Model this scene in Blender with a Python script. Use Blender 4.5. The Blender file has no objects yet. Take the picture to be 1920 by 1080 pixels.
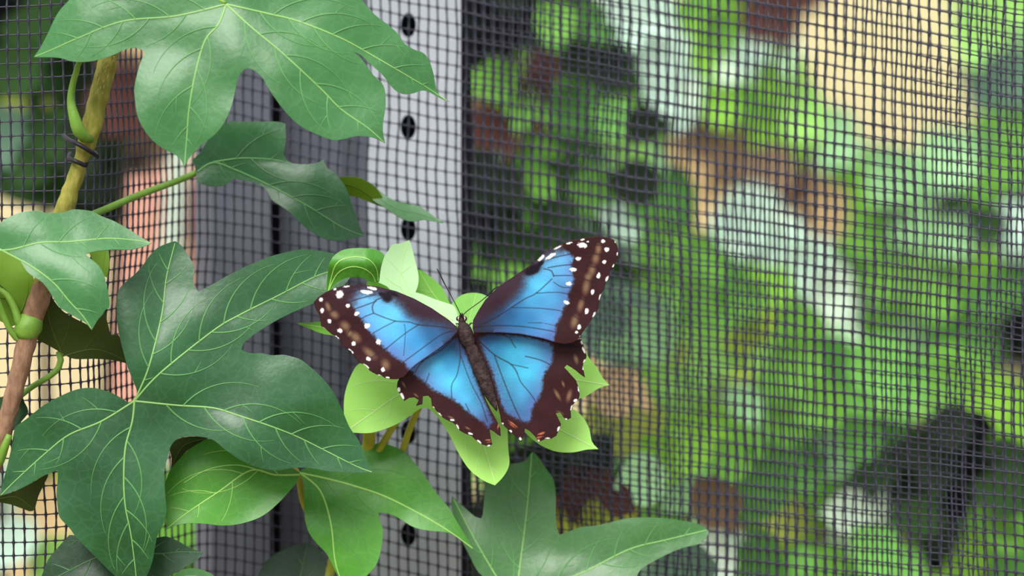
import bpy, bmesh, math, random
import numpy as np
from mathutils import Vector, Matrix, noise as mnoise
from mathutils.geometry import delaunay_2d_cdt

# ------------------------------------------------------------------ camera, sky, light, exposure
SC = bpy.context.scene
COL = SC.collection
CAM_D = 0.907                      # camera to butterfly, metres
LENS = 85.0
FPX = LENS / 36.0 * 1920.0         # focal length in pixels of the 1920x1080 frame
cam_d = bpy.data.cameras.new('camera')
cam = bpy.data.objects.new('camera', cam_d)
COL.objects.link(cam)
cam.location = (0, -CAM_D, 0)
cam.rotation_euler = (math.radians(90), 0, 0)
cam_d.sensor_width = 36.0
cam_d.lens = LENS
cam_d.clip_start = 0.02
cam_d.clip_end = 60
cam_d.dof.use_dof = True
cam_d.dof.focus_distance = CAM_D
cam_d.dof.aperture_fstop = 6.3
SC.camera = cam

W = bpy.data.worlds.new('overcast_sky')
SC.world = W
W.use_nodes = True
nt = W.node_tree
nt.nodes.clear()
wo = nt.nodes.new('ShaderNodeOutputWorld')
bg = nt.nodes.new('ShaderNodeBackground')
tc = nt.nodes.new('ShaderNodeTexCoord')
sx = nt.nodes.new('ShaderNodeSeparateXYZ')
rp = nt.nodes.new('ShaderNodeValToRGB')
rp.color_ramp.elements[0].position = 0.0
rp.color_ramp.elements[0].color = (0.50, 0.53, 0.55, 1)
rp.color_ramp.elements[1].position = 1.0
rp.color_ramp.elements[1].color = (1.0, 1.03, 1.05, 1)
nt.links.new(tc.outputs['Generated'], sx.inputs[0])
nt.links.new(sx.outputs['Z'], rp.inputs[0])
nt.links.new(rp.outputs[0], bg.inputs[0])
bg.inputs[1].default_value = 1.05
nt.links.new(bg.outputs[0], wo.inputs[0])

sun_d = bpy.data.lights.new('hazy_sun', 'SUN')
sun_d.energy = 2.8
sun_d.angle = math.radians(34)
sun_d.color = (1.0, 0.98, 0.94)
sun = bpy.data.objects.new('hazy_sun', sun_d)
COL.objects.link(sun)
sun.location = (-0.6, -1.2, 2.0)
sun.rotation_euler = Vector((0.28, 0.95, -1.0)).to_track_quat('-Z', 'Y').to_euler()

SC.view_settings.view_transform = 'Standard'
SC.view_settings.look = 'None'
SC.view_settings.exposure = 0.42
SC.view_settings.gamma = 1.0
SC.view_settings.use_curve_mapping = False

# ------------------------------------------------------------------ helpers
PXM = CAM_D / FPX                  # metres per photo pixel at the butterfly
rng = random.Random(7)
nrng = np.random.default_rng(7)

def at(px, py, Y=0.0):
    d = Y + CAM_D
    return Vector(((px - 960.0) * d / FPX, Y, -(py - 540.0) * d / FPX))

def at_np(P, Y):
    d = Y + CAM_D
    return np.stack([(P[:, 0] - 960.0) * d / FPX, Y, -(P[:, 1] - 540.0) * d / FPX], 1)

def lin(c):
    return tuple(((v / 255.0) / 12.92 if v / 255.0 <= 0.04045 else ((v / 255.0 + 0.055) / 1.055) ** 2.4) for v in c)

def tag(o, label=None, cat=None, group=None, kind=None):
    if label: o['label'] = label
    if cat: o['category'] = cat
    if group: o['group'] = group
    if kind: o['kind'] = kind
    return o

def empty(name, loc, label=None, cat=None, group=None):
    o = bpy.data.objects.new(name, None)
    o.empty_display_size = 0.01
    COL.objects.link(o)
    o.location = loc
    return tag(o, label, cat, group)

def mesh_obj(name, verts, faces, mat, parent=None, smooth=True, loc=None):
    me = bpy.data.meshes.new(name)
    me.from_pydata([tuple(map(float, v)) for v in verts], [], [tuple(int(i) for i in f) for f in faces])
    if smooth and len(me.polygons):
        me.polygons.foreach_set('use_smooth', [True] * len(me.polygons))
    me.update()
    o = bpy.data.objects.new(name, me)
    if mat: me.materials.append(mat)
    COL.objects.link(o)
    if loc is not None: o.location = loc
    if parent: setpar(o, parent)
    return o

def setpar(o, p):
    """parent, keeping world coordinates (roots and parts are only translated)"""
    o.parent = p
    w = Vector(p.location)
    q = p.parent
    while q:
        w = w + Vector(q.location) + q.matrix_parent_inverse.to_translation()
        q = q.parent
    w = w + p.matrix_parent_inverse.to_translation() if p.parent else w
    o.matrix_parent_inverse = Matrix.Translation(-w)

def mat_new(name, col, rough=0.5, spec=0.5, var=0.0, scale=40.0, bump=0.0, bscale=200.0, col2=None, trans=0.0, metal=0.0, tcol=None, stretch=None, net=0.0, coat=0.0):
    m = bpy.data.materials.new(name)
    m.use_nodes = True
    n = m.node_tree
    b = n.nodes['Principled BSDF']
    c = lin(col)
    b.inputs['Base Color'].default_value = (*c, 1)
    b.inputs['Roughness'].default_value = rough
    b.inputs['Metallic'].default_value = metal
    b.inputs['Specular IOR Level'].default_value = spec
    tcn = n.nodes.new('ShaderNodeTexCoord')
    src = tcn.outputs['Object']
    if stretch:
        mp = n.nodes.new('ShaderNodeMapping')
        mp.inputs['Scale'].default_value = stretch
        n.links.new(src, mp.inputs[0])
        src = mp.outputs[0]
    if var > 0 or col2:
        nz = n.nodes.new('ShaderNodeTexNoise')
        nz.inputs['Scale'].default_value = scale
        nz.inputs['Detail'].default_value = 4
        n.links.new(src, nz.inputs['Vector'])
        r = n.nodes.new('ShaderNodeValToRGB')
        r.color_ramp.elements[0].position = 0.33
        r.color_ramp.elements[1].position = 0.67
        lo = lin(col2) if col2 else tuple(v * (1 - var) for v in c)
        hi = c if col2 else tuple(min(1, v * (1 + var)) for v in c)
        r.color_ramp.elements[0].color = (*lo, 1)
        r.color_ramp.elements[1].color = (*hi, 1)
        n.links.new(nz.outputs['Fac'], r.inputs[0])
        n.links.new(r.outputs[0], b.inputs['Base Color'])
    if coat: 
        b.inputs['Coat Weight'].default_value = coat
        b.inputs['Coat Roughness'].default_value = 0.32
    if net > 0:
        nzd = n.nodes.new('ShaderNodeTexNoise'); nzd.inputs['Scale'].default_value = 60
        n.links.new(src, nzd.inputs['Vector'])
        va = n.nodes.new('ShaderNodeVectorMath'); va.operation = 'MULTIPLY_ADD'
        va.inputs[1].default_value = (0.012, 0.012, 0.012)
        n.links.new(nzd.outputs['Color'], va.inputs[0]); n.links.new(src, va.inputs[2])
        vo = n.nodes.new('ShaderNodeTexVoronoi'); vo.feature = 'DISTANCE_TO_EDGE'; vo.inputs['Scale'].default_value = 210
        n.links.new(va.outputs[0], vo.inputs['Vector'])
        mr = n.nodes.new('ShaderNodeMapRange'); mr.inputs['From Min'].default_value = 0.0; mr.inputs['From Max'].default_value = 0.09
        mr.inputs['To Min'].default_value = net; mr.inputs['To Max'].default_value = 0.0
        n.links.new(vo.outputs['Distance'], mr.inputs['Value'])
        mxc = n.nodes.new('ShaderNodeMix'); mxc.data_type = 'RGBA'
        n.links.new(mr.outputs[0], mxc.inputs['Factor'])
        if b.inputs['Base Color'].links: n.links.new(b.inputs['Base Color'].links[0].from_socket, mxc.inputs['A'])
        else: mxc.inputs['A'].default_value = (*c, 1)
        mxc.inputs['B'].default_value = tuple(min(1, v * 1.6 + 0.06) for v in c) + (1,)
        n.links.new(mxc.outputs['Result'], b.inputs['Base Color'])
    if bump > 0:
        nb = n.nodes.new('ShaderNodeTexNoise')
        nb.inputs['Scale'].default_value = bscale
        nb.inputs['Detail'].default_value = 3
        n.links.new(src, nb.inputs['Vector'])
        bn = n.nodes.new('ShaderNodeBump')
        bn.inputs['Strength'].default_value = bump
        bn.inputs['Distance'].default_value = 0.001
        n.links.new(nb.outputs['Fac'], bn.inputs['Height'])
        n.links.new(bn.outputs[0], b.inputs['Normal'])
    if trans > 0:
        t = n.nodes.new('ShaderNodeBsdfTranslucent')
        t.inputs[0].default_value = (*lin(tcol or col), 1)
        mx = n.nodes.new('ShaderNodeMixShader')
        mx.inputs[0].default_value = trans
        out = n.nodes['Material Output']
        n.links.new(b.outputs[0], mx.inputs[1])
        n.links.new(t.outputs[0], mx.inputs[2])
        n.links.new(mx.outputs[0], out.inputs['Surface'])
    return m

def catmull(pts, step=4.0, closed=False):
    P = [np.array(p, float) for p in pts]
    n = len(P)
    out = []
    rng_ = range(n) if closed else range(n - 1)
    for i in rng_:
        p1, p2 = P[i], P[(i + 1) % n]
        p0 = P[(i - 1) % n] if closed or i > 0 else p1
        p3 = P[(i + 2) % n] if closed or i + 2 < n else p2
        k = max(1, int(np.linalg.norm((p2 - p1)[:2]) / step))
        for j in range(k):
            t = j / k
            out.append(0.5 * ((2 * p1) + (p2 - p0) * t + (2 * p0 - 5 * p1 + 4 * p2 - p3) * t * t + (3 * p1 - p0 - 3 * p2 + p3) * t ** 3))
    if not closed: out.append(P[-1])
    return np.array(out)

def polyline(pts, step=4.0, closed=False):
    P = [np.array(p, float) for p in pts]
    n = len(P)
    out = []
    for i in (range(n) if closed else range(n - 1)):
        a, b = P[i], P[(i + 1) % n]
        k = max(1, int(np.linalg.norm((b - a)[:2]) / step))
        for j in range(k): out.append(a + (b - a) * j / k)
    if not closed: out.append(P[-1])
    return np.array(out)

def corner_smooth(pts, step=6.0, limit=50.0):
    """closed outline, smoothed between its sharp corners"""
    P = [np.array(p, float) for p in pts]
    n = len(P)
    sharp = []
    for i in range(n):
        a, b = P[i] - P[i - 1], P[(i + 1) % n] - P[i]
        t = abs((math.degrees(math.atan2(b[1], b[0]) - math.atan2(a[1], a[0])) + 180) % 360 - 180)
        if t > limit: sharp.append(i)
    if len(sharp) < 2: return catmull(pts, step, True)
    out = []
    for a, b in zip(sharp, sharp[1:] + [sharp[0] + n]):
        c = catmull([P[k % n] for k in range(a, b + 1)], step)
        out.extend(c[:-1])
    return np.array(out)

def inside(P, poly):
    P = np.asarray(P, float)
    A = np.asarray(poly, float)[:, :2]
    B = np.roll(A, 1, 0)
    dy = np.where(B[:, 1] != A[:, 1], B[:, 1] - A[:, 1], 1e-9)
    out = np.zeros(len(P), bool)
    step = max(1, 1500000 // len(A))
    for i in range(0, len(P), step):
        x = P[i:i + step, 0:1]; y = P[i:i + step, 1:2]
        c = ((A[:, 1] > y) != (B[:, 1] > y)) & (x < (B[:, 0] - A[:, 0]) * (y - A[:, 1]) / dy + A[:, 0])
        out[i:i + step] = c.sum(1) % 2 == 1
    return out

def seg_dist(P, line, closed=False):
    P = np.asarray(P, float)[:, :2]
    L = np.asarray(line, float)[:, :2]
    A, B = (L, np.roll(L, -1, 0)) if closed else (L[:-1], L[1:])
    D = B - A
    q = np.maximum((D * D).sum(1), 1e-9)
    out = np.empty(len(P))
    step = max(1, 1500000 // len(A))
    for i in range(0, len(P), step):
        px = P[i:i + step, 0:1] - A[:, 0]; py = P[i:i + step, 1:2] - A[:, 1]
        t = np.minimum(np.maximum((px * D[:, 0] + py * D[:, 1]) / q, 0), 1)
        out[i:i + step] = np.sqrt(((px - t * D[:, 0]) ** 2 + (py - t * D[:, 1]) ** 2).min(1))
    return out

def fill_outline(outline, grid):
    """triangulate a closed outline with a regular inner grid; returns points (n,2), triangles"""
    o = np.asarray(outline)[:, :2]
    x0, y0 = o.min(0); x1, y1 = o.max(0)
    gx, gy = np.meshgrid(np.arange(x0, x1, grid), np.arange(y0, y1, grid * 0.866))
    gx = gx.copy(); gx[1::2] += grid / 2
    G = np.stack([gx.ravel(), gy.ravel()], 1)
    G = G[inside(G, o)]
    G = G[_coarse(G, o) > grid * 0.45]
    pts = [Vector(p) for p in o] + [Vector(p) for p in G]
    n = len(o)
    edges = [(i, (i + 1) % n) for i in range(n)]
    r = delaunay_2d_cdt(pts, edges, [list(range(n))], 1, 1e-4)
    V = np.array([tuple(v) for v in r[0]])
    F = [f for f in r[2] if len(f) >= 3]
    # all triangles clockwise in pixel space (so they face the camera)
    FF = []
    for f in F:
        a, b, c = V[f[0]], V[f[1]], V[f[2]]
        s = (b[0] - a[0]) * (c[1] - a[1]) - (b[1] - a[1]) * (c[0] - a[0])
        FF.append(tuple(f) if s < 0 else tuple(reversed(f)))
    return V, FF

def _coarse(G, o):
    best = np.full(len(G), 1e9)
    for p in o: best = np.minimum(best, np.hypot(G[:, 0] - p[0], G[:, 1] - p[1]))
    return best

def tube(pts, radii, seg=10, cap=True):
    P = [Vector(p) for p in pts]
    V, F = [], []
    n = len(P)
    up = Vector((0, -1, 0))
    for i in range(n):
        t = (P[min(i + 1, n - 1)] - P[max(i - 1, 0)]).normalized()
        a = up - t * up.dot(t)
        if a.length < 1e-4: a = Vector((1, 0, 0)) - t * t.x
        a.normalize()
        b = t.cross(a)
        r = radii[i] if hasattr(radii, '__len__') else radii
        for k in range(seg):
            th = 2 * math.pi * k / seg
            V.append(P[i] + (a * math.cos(th) + b * math.sin(th)) * r)
    for i in range(n - 1):
        for k in range(seg):
            k2 = (k + 1) % seg
            F.append((i * seg + k, i * seg + k2, (i + 1) * seg + k2, (i + 1) * seg + k))
    if cap:
        F.append(tuple(reversed(range(seg))))
        F.append(tuple(range((n - 1) * seg, n * seg)))
    return V, F

def vnoise(P, s, seed=0.0):
    return np.array([mnoise.noise(Vector((p[0] / s, p[1] / s, seed))) for p in P])

# ------------------------------------------------------------------ materials
M = {}
M['soil'] = mat_new('soil', (120, 104, 80), 0.95, 0.1, 0.25, 6, 0.4, 30)
M['sand_wall'] = mat_new('sand_wall', (220, 206, 160), 0.95, 0.1, 0.0, 2.4, col2=(210, 192, 152))
M['salmon'] = mat_new('salmon_plaster', (214, 160, 140), 0.9, 0.15, 0.15, 5)
M['mint_paint'] = mat_new('mint_paint', (196, 212, 194), 0.6, 0.3, 0.08, 12)
M['rust'] = mat_new('dark_red_paint', (112, 60, 60), 0.7, 0.3, 0.15, 8)
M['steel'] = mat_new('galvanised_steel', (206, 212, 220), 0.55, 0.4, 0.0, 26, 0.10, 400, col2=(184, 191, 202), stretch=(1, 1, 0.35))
M['steel_shaded'] = mat_new('shaded_steel', (116, 119, 130), 0.7, 0.3, 0.0, 40, 0.15, 300, col2=(98, 102, 113), stretch=(1, 1, 0.35))  # darker grey paints the shade on flange, shoulder and inner faces
M['net'] = mat_new('net_plastic', (46, 45, 60), 0.42, 0.45, 0.12, 120)
M['wire'] = mat_new('wire_plastic', (26, 24, 34), 0.5, 0.35, 0.1, 300)
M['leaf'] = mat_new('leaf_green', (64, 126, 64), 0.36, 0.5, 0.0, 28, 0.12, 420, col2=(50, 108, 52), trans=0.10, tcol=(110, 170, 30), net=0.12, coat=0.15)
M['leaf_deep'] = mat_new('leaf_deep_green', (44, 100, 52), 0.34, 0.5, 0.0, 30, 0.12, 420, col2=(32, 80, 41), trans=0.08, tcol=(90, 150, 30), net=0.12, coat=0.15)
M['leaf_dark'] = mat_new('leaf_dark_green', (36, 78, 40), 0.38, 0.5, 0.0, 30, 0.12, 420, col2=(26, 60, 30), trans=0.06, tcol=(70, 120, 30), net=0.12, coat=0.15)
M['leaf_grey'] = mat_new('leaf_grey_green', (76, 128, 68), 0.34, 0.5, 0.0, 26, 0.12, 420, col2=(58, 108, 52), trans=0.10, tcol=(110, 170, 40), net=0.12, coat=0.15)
M['leaf_bright'] = mat_new('leaf_bright_green', (86, 160, 46), 0.42, 0.45, 0.0, 30, 0.10, 420, col2=(64, 134, 32), trans=0.15, tcol=(130, 200, 40), net=0.12, coat=0.15)
M['leaf_young'] = mat_new('leaf_young_green', (178, 238, 112), 0.45, 0.4, 0.0, 26, 0.08, 420, col2=(160, 226, 92), trans=0.18, tcol=(170, 220, 60))
M['leaf_pale'] = mat_new('leaf_pale_green', (204, 244, 186), 0.45, 0.4, 0.0, 26, 0.08, 420, col2=(190, 236, 168), trans=0.18, tcol=(190, 230, 110))
M['leaf_lime'] = mat_new('leaf_lime_green', (128, 198, 64), 0.42, 0.45, 0.0, 30, 0.08, 420, col2=(110, 184, 50), trans=0.18, tcol=(140, 205, 50))
M['leaf_under'] = mat_new('leaf_underside', (72, 88, 28), 0.6, 0.3, 0.0, 40, 0.12, 420, col2=(58, 74, 22), trans=0.12, tcol=(110, 140, 20))
M['leaf_olive'] = mat_new('leaf_underside_olive', (106, 144, 28), 0.55, 0.3, 0.0, 40, 0.10, 420, col2=(92, 128, 20), trans=0.15, tcol=(130, 160, 20))
M['vein'] = mat_new('vein_green', (138, 186, 104), 0.45, 0.4, 0.08, 60)
M['vein_dim'] = mat_new('side_vein_green', (90, 148, 82), 0.45, 0.4, 0.08, 60)
M['vein_bright'] = mat_new('vein_bright_green', (164, 214, 106), 0.45, 0.4, 0.08, 60)
M['vein_pale'] = mat_new('vein_pale', (206, 238, 160), 0.45, 0.4, 0.05, 60)
M['vein_dark'] = mat_new('vein_dark_leaf', (72, 116, 70), 0.45, 0.4, 0.08, 60)
M['vein_under'] = mat_new('vein_underside', (92, 108, 42), 0.5, 0.3, 0.08, 60)
M['bark_green'] = mat_new('stem_bark_green', (160, 150, 72), 0.75, 0.25, 0.0, 420, 0.6, 500, col2=(118, 122, 44), stretch=(1, 1, 0.35))
M['bark_brown'] = mat_new('stem_bark_brown', (156, 122, 96), 0.8, 0.2, 0.0, 500, 0.5, 700, col2=(124, 92, 72), stretch=(1, 1, 0.4))
M['petiole'] = mat_new('petiole_green', (124, 164, 62), 0.5, 0.4, 0.0, 120, 0.1, 500, col2=(100, 142, 46))
M['petiole_yellow'] = mat_new('petiole_yellow', (182, 180, 62), 0.5, 0.4, 0.0, 120, 0.1, 500, col2=(158, 164, 54))

# ------------------------------------------------------------------ large structure
def plane_box(name, lo, hi, mat, kind='structure', label=None, cat=None):
    x0, y0, z0 = lo; x1, y1, z1 = hi
    V = [(x0, y0, z0), (x1, y0, z0), (x1, y1, z0), (x0, y1, z0), (x0, y0, z1), (x1, y0, z1), (x1, y1, z1), (x0, y1, z1)]
    F = [(3, 2, 1, 0), (4, 5, 6, 7), (0, 1, 5, 4), (1, 2, 6, 5), (2, 3, 7, 6), (3, 0, 4, 7)]
    o = mesh_obj(name, V, F, mat, smooth=False)
    return tag(o, label, cat, kind=kind)

FLOOR_Z = -0.62
plane_box('floor', (-4, -3, FLOOR_Z - 0.05), (4, 5, FLOOR_Z), M['soil'], label='bare brown soil floor below the plants', cat='floor')
plane_box('wall_back', (-2.4, 3.0, FLOOR_Z), (2.4, 3.08, 0.62), M['sand_wall'], label='sunlit cream wall far behind the net', cat='wall')

# ------------------------------------------------------------------ perforated steel post
def build_post():
    root = empty('steel_post', at(690, 540, 0.14) * 1.0, 'grey perforated steel post standing behind the net', 'post')
    root.location.z = FLOOR_Z
    Yf = 0.104
    z0, z1 = FLOOR_Z, 0.42
    def X(px, Y): return (px - 960.0) * (Y + CAM_D) / FPX
    def quadstrip(name, prof, mat, th=0.003):
        """vertical sheet with plan profile prof [(px,Y)], thickness th away from camera"""
        f = [(X(p, y), y) for p, y in prof]
        b = [(X(p, y + th), y + th) for p, y in prof]
        ring = f + b[::-1]
        n = len(ring)
        V = [(x, y, z0) for x, y in ring] + [(x, y, z1) for x, y in ring]
        F = [(i, (i + 1) % n, n + (i + 1) % n, n + i) for i in range(n)]
        m = len(f)
        for i in range(m - 1):
            F.append((i, 2 * m - 1 - i, 2 * m - 2 - i, i + 1))
            F.append((n + i, n + i + 1, n + 2 * m - 2 - i, n + 2 * m - 1 - i))
        return mesh_obj(name, V, F, mat, root, smooth=False)
    # left flange, darker, with a deep gap before the main channel
    quadstrip('side_flange', [(366, 0.150), (396, 0.112), (506, 0.108), (507, 0.150)], M['steel_shaded'])
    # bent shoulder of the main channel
    quadstrip('shoulder', [(526, 0.190), (526, 0.132), (580, 0.128), (640, 0.124), (672, 0.106), (690, Yf)], M['steel_shaded'])
    # perforated main face: columns left of, across and right of the holes
    hx, hw, hh = 765.5, 14.5, 23.0
    d = Yf + CAM_D
    s = d / FPX
    pitch = 191.0 * s
    zc0 = -(238 - 540) * s
    xs0, xs1 = X(690, Yf), X(864, Yf)
    cx = X(hx, Yf)
    cw = 30 * s
    N = 24
    V, F = [], []
    def add(vs):
        b = len(V); V.extend(vs); return list(range(b, b + len(vs)))
    holes = [zc0 + k * pitch for k in range(-4, 3)]
    zmin, zmax = holes[0] - pitch / 2, holes[-1] + pitch / 2
    for (a, b_) in ((xs0, cx - cw), (cx + cw, xs1)):
        F.append(add([(a, Yf, z0), (b_, Yf, z0), (b_, Yf, z1), (a, Yf, z1)]))
    F.append(add([(cx - cw, Yf, z0), (cx + cw, Yf, z0), (cx + cw, Yf, zmin), (cx - cw, Yf, zmin)]))
    if zmax < z1: F.append(add([(cx - cw, Yf, zmax), (cx + cw, Yf, zmax), (cx + cw, Yf, z1), (cx - cw, Yf, z1)]))
    for zc in holes:
        outer, inner, deep = [], [], []
        for k in range(N):
            th = 2 * math.pi * (k + 0.5) / N
            c, sn = math.cos(th), math.sin(th)
            m = max(abs(c), abs(sn))
            outer.append((cx + cw * c / m, Yf, zc + pitch / 2 * sn / m))
            # slotted hole with rounded ends
            ex = abs(c) * (1 if c > 0 else -1)
            ez = abs(sn) * (1 if sn > 0 else -1)
            inner.append((cx + hw * s * ex, Yf, zc + hh * s * ez))
            deep.append((cx + hw * s * ex, Yf + 0.004, zc + hh * s * ez))
        o_ = add(outer); i_ = add(inner); d_ = add(deep)
        # corners of the cell
        cor = add([(cx + cw, Yf, zc + pitch / 2), (cx - cw, Yf, zc + pitch / 2), (cx - cw, Yf, zc - pitch / 2), (cx + cw, Yf, zc - pitch / 2)])
        for k in range(N):
            k2 = (k + 1) % N
            F.append((o_[k], i_[k], i_[k2], o_[k2]))
            F.append((i_[k], d_[k], d_[k2], i_[k2]))
            a, b = outer[k], outer[k2]
            if abs(a[0] - b[0]) > 1e-7 and abs(a[2] - b[2]) > 1e-7:
                th = 2 * math.pi * (k + 1) / N
                q = int((th % (2 * math.pi)) // (math.pi / 2))
                F.append((o_[k], o_[k2], cor[q]))
    mesh_obj('perforated_face', V, F, M['steel'], root, smooth=False)
    # inner back of the channel and right lip
    quadstrip('channel_back', [(526, 0.196), (700, 0.200), (858, 0.196)], M['steel_shaded'])
    quadstrip('right_lip', [(864, Yf), (866, Yf + 0.012), (850, 0.198)], M['steel_shaded'])
    # thin black strip along the right edge of the post
    quadstrip('edge_strip', [(865, 0.112), (884, 0.114), (884, 0.150)], M['wire'])
    quadstrip('gap_shade', [(504, 0.162), (530, 0.162)], M['wire'])  # black sheet added to paint the shade inside the slit
    return root
build_post()

# ------------------------------------------------------------------ nets: every strand its own part
def net_curve(ctrl, pitch):
    C = catmull([(a, b) for a, b in ctrl], step=3.0)
    pts = [(((p - 960.0) * (y + CAM_D) / FPX), y, p) for p, y in C]
    out = []
    acc = 0.0
    out.append(pts[0])
    for a, b in zip(pts[:-1], pts[1:]):
        L = math.hypot(b[0] - a[0], b[1] - a[1])
        while acc + L >= pitch:
            t = (pitch - acc) / L
            a = (a[0] + (b[0] - a[0]) * t, a[1] + (b[1] - a[1]) * t, a[2] + (b[2] - a[2]) * t)
            out.append(a)
            L = math.hypot(b[0] - a[0], b[1] - a[1])
            acc = 0.0
        acc += L
    return out

def build_net(name, ctrl, slope, zp, label, seed, pitch=0.00403, thick=1.0, zoff=0.0):
    cols = net_curve(ctrl, pitch)
    root = empty(name, (cols[len(cols) // 2][0], cols[len(cols) // 2][1], -0.14), label, 'net')
    # height offset of the rows, integrated from the slopes seen along the net
    sp = np.array([s[0] for s in slope], float); sv = np.array([s[1] for s in slope], float)
    xs = np.array([c[2] for c in cols])
    zc = np.zeros(len(cols))
    for i in range(1, len(cols)):
        zc[i] = zc[i - 1] + np.interp(xs[i], sp, sv) * (xs[i] - xs[i - 1]) * 0.00021
    zc -= np.interp(960, xs, zc)
    zpitch = np.interp(xs, [z[0] for z in zp], [z[1] for z in zp])
    NR = 30
    rows = range(-NR, NR + 1)
    def node(i, r):
        x, y, p = cols[i]
        z = zc[i] + r * zpitch[i] + zoff
        w = Vector((x * 14, z * 14, seed))
        dx = mnoise.noise(w) * 0.0022 + mnoise.noise(Vector((x * 70, z * 70, seed + 3))) * 0.0006
        dz = mnoise.noise(w + Vector((5, 9, 2))) * 0.0026 + mnoise.noise(Vector((x * 70, z * 70, seed + 9))) * 0.0006
        dy = mnoise.noise(w + Vector((2, 1, 7))) * 0.004
        return Vector((x + dx, y + dy, z + dz))
    grid = [[node(i, r) for r in rows] for i in range(len(cols))]
    prof = [(0.0, 1.75), (0.16, 1.12), (0.5, 0.88), (0.84, 1.12)]
    def strand(chain, rad):
        P, R = [], []
        for a, b in zip(chain[:-1], chain[1:]):
            for t, k in prof:
                P.append(a.lerp(b, t)); R.append(rad * k)
        P.append(chain[-1]); R.append(rad * 1.75)
        V, F = tube(P, R, 5)
        mesh_obj('strand', V, F, M['net'], root)
    rv, rh = 0.00040 * thick, 0.00029 * thick
    for i in range(len(cols)):
        strand(grid[i], rv)
    for k in range(len(list(rows))):
        strand([grid[i][k] for i in range(len(cols))], rh)
    return root

build_net('garden_net',
          [(-40, 0.018), (60, 0.017), (150, 0.018), (200, 0.032), (300, 0.068), (380, 0.088), (450, 0.093), (640, 0.094), (860, 0.092), (1000, 0.084), (1300, 0.064), (1600, 0.044), (1960, 0.026)],
          [(0, 0.04), (160, 0.06), (210, 0.20), (360, 0.14), (420, -0.16), (640, -0.24), (860, -0.20), (1000, -0.14), (1900, -0.11)],
          [(0, 0.00535), (400, 0.0054), (860, 0.0055), (1300, 0.0052), (1900, 0.0047)],
          'dark grey plastic mesh net stretched in front of the steel post', 1.3)
build_net('garden_net',
          [(872, 0.112), (1000, 0.106), (1300, 0.088), (1600, 0.069), (1960, 0.052)],
          [(860, -0.16), (1900, -0.15)],
          [(860, 0.0053), (1300, 0.0052), (1900, 0.0050)],
          'second layer of dark mesh net behind the first, right of the post', 6.1, pitch=0.00372, thick=0.92, zoff=0.002)

# ------------------------------------------------------------------ blurred background
def bg_leaf_mesh(name, mat, w):
    V, F = [], []
    n = 7
    for i in range(n):
        t = i / (n - 1)
        hw = w * (math.sin(math.pi * t ** 0.8) ** 0.8 if 0 < t < 1 else 0.0)
        y = 0.10 * math.sin(math.pi * t) - 0.12 * t * t
        V += [(-hw, y - 0.25 * hw, t - 0.5), (0, y, t - 0.5), (hw, y - 0.25 * hw, t - 0.5)]
    for i in range(n - 1):
        a = 3 * i
        F += [(a, a + 1, a + 4, a + 3), (a + 1, a + 2, a + 5, a + 4)]
    me = bpy.data.meshes.new(name)
    me.from_pydata(V, [], F)
    me.polygons.foreach_set('use_smooth', [True] * len(me.polygons))
    me.materials.append(mat)
    return me

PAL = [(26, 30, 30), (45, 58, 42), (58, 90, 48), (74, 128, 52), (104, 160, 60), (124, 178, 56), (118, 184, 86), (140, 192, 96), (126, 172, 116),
       (158, 206, 150), (186, 214, 196), (206, 226, 204), (104, 66, 58), (120, 98, 76), (196, 168, 124), (216, 192, 146), (150, 160, 70), (90, 122, 100), (160, 176, 60)]  # pale mints paint glossy leaf sheen, near-black tones paint shaded hollows
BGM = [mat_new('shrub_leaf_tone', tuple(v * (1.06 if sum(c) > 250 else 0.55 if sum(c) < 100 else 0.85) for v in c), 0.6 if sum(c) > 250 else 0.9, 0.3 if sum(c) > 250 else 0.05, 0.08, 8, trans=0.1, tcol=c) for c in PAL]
BGL = {}
def bg_mesh(k, wide):
    if (k, wide) not in BGL:
        BGL[(k, wide)] = bg_leaf_mesh('shrub_leaf', BGM[k], 0.34 if wide else 0.24)
    return BGL[(k, wide)]
def nearest(c):
    return min(range(len(PAL)), key=lambda k: sum((a - b) ** 2 for a, b in zip(PAL[k], c)))

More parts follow.
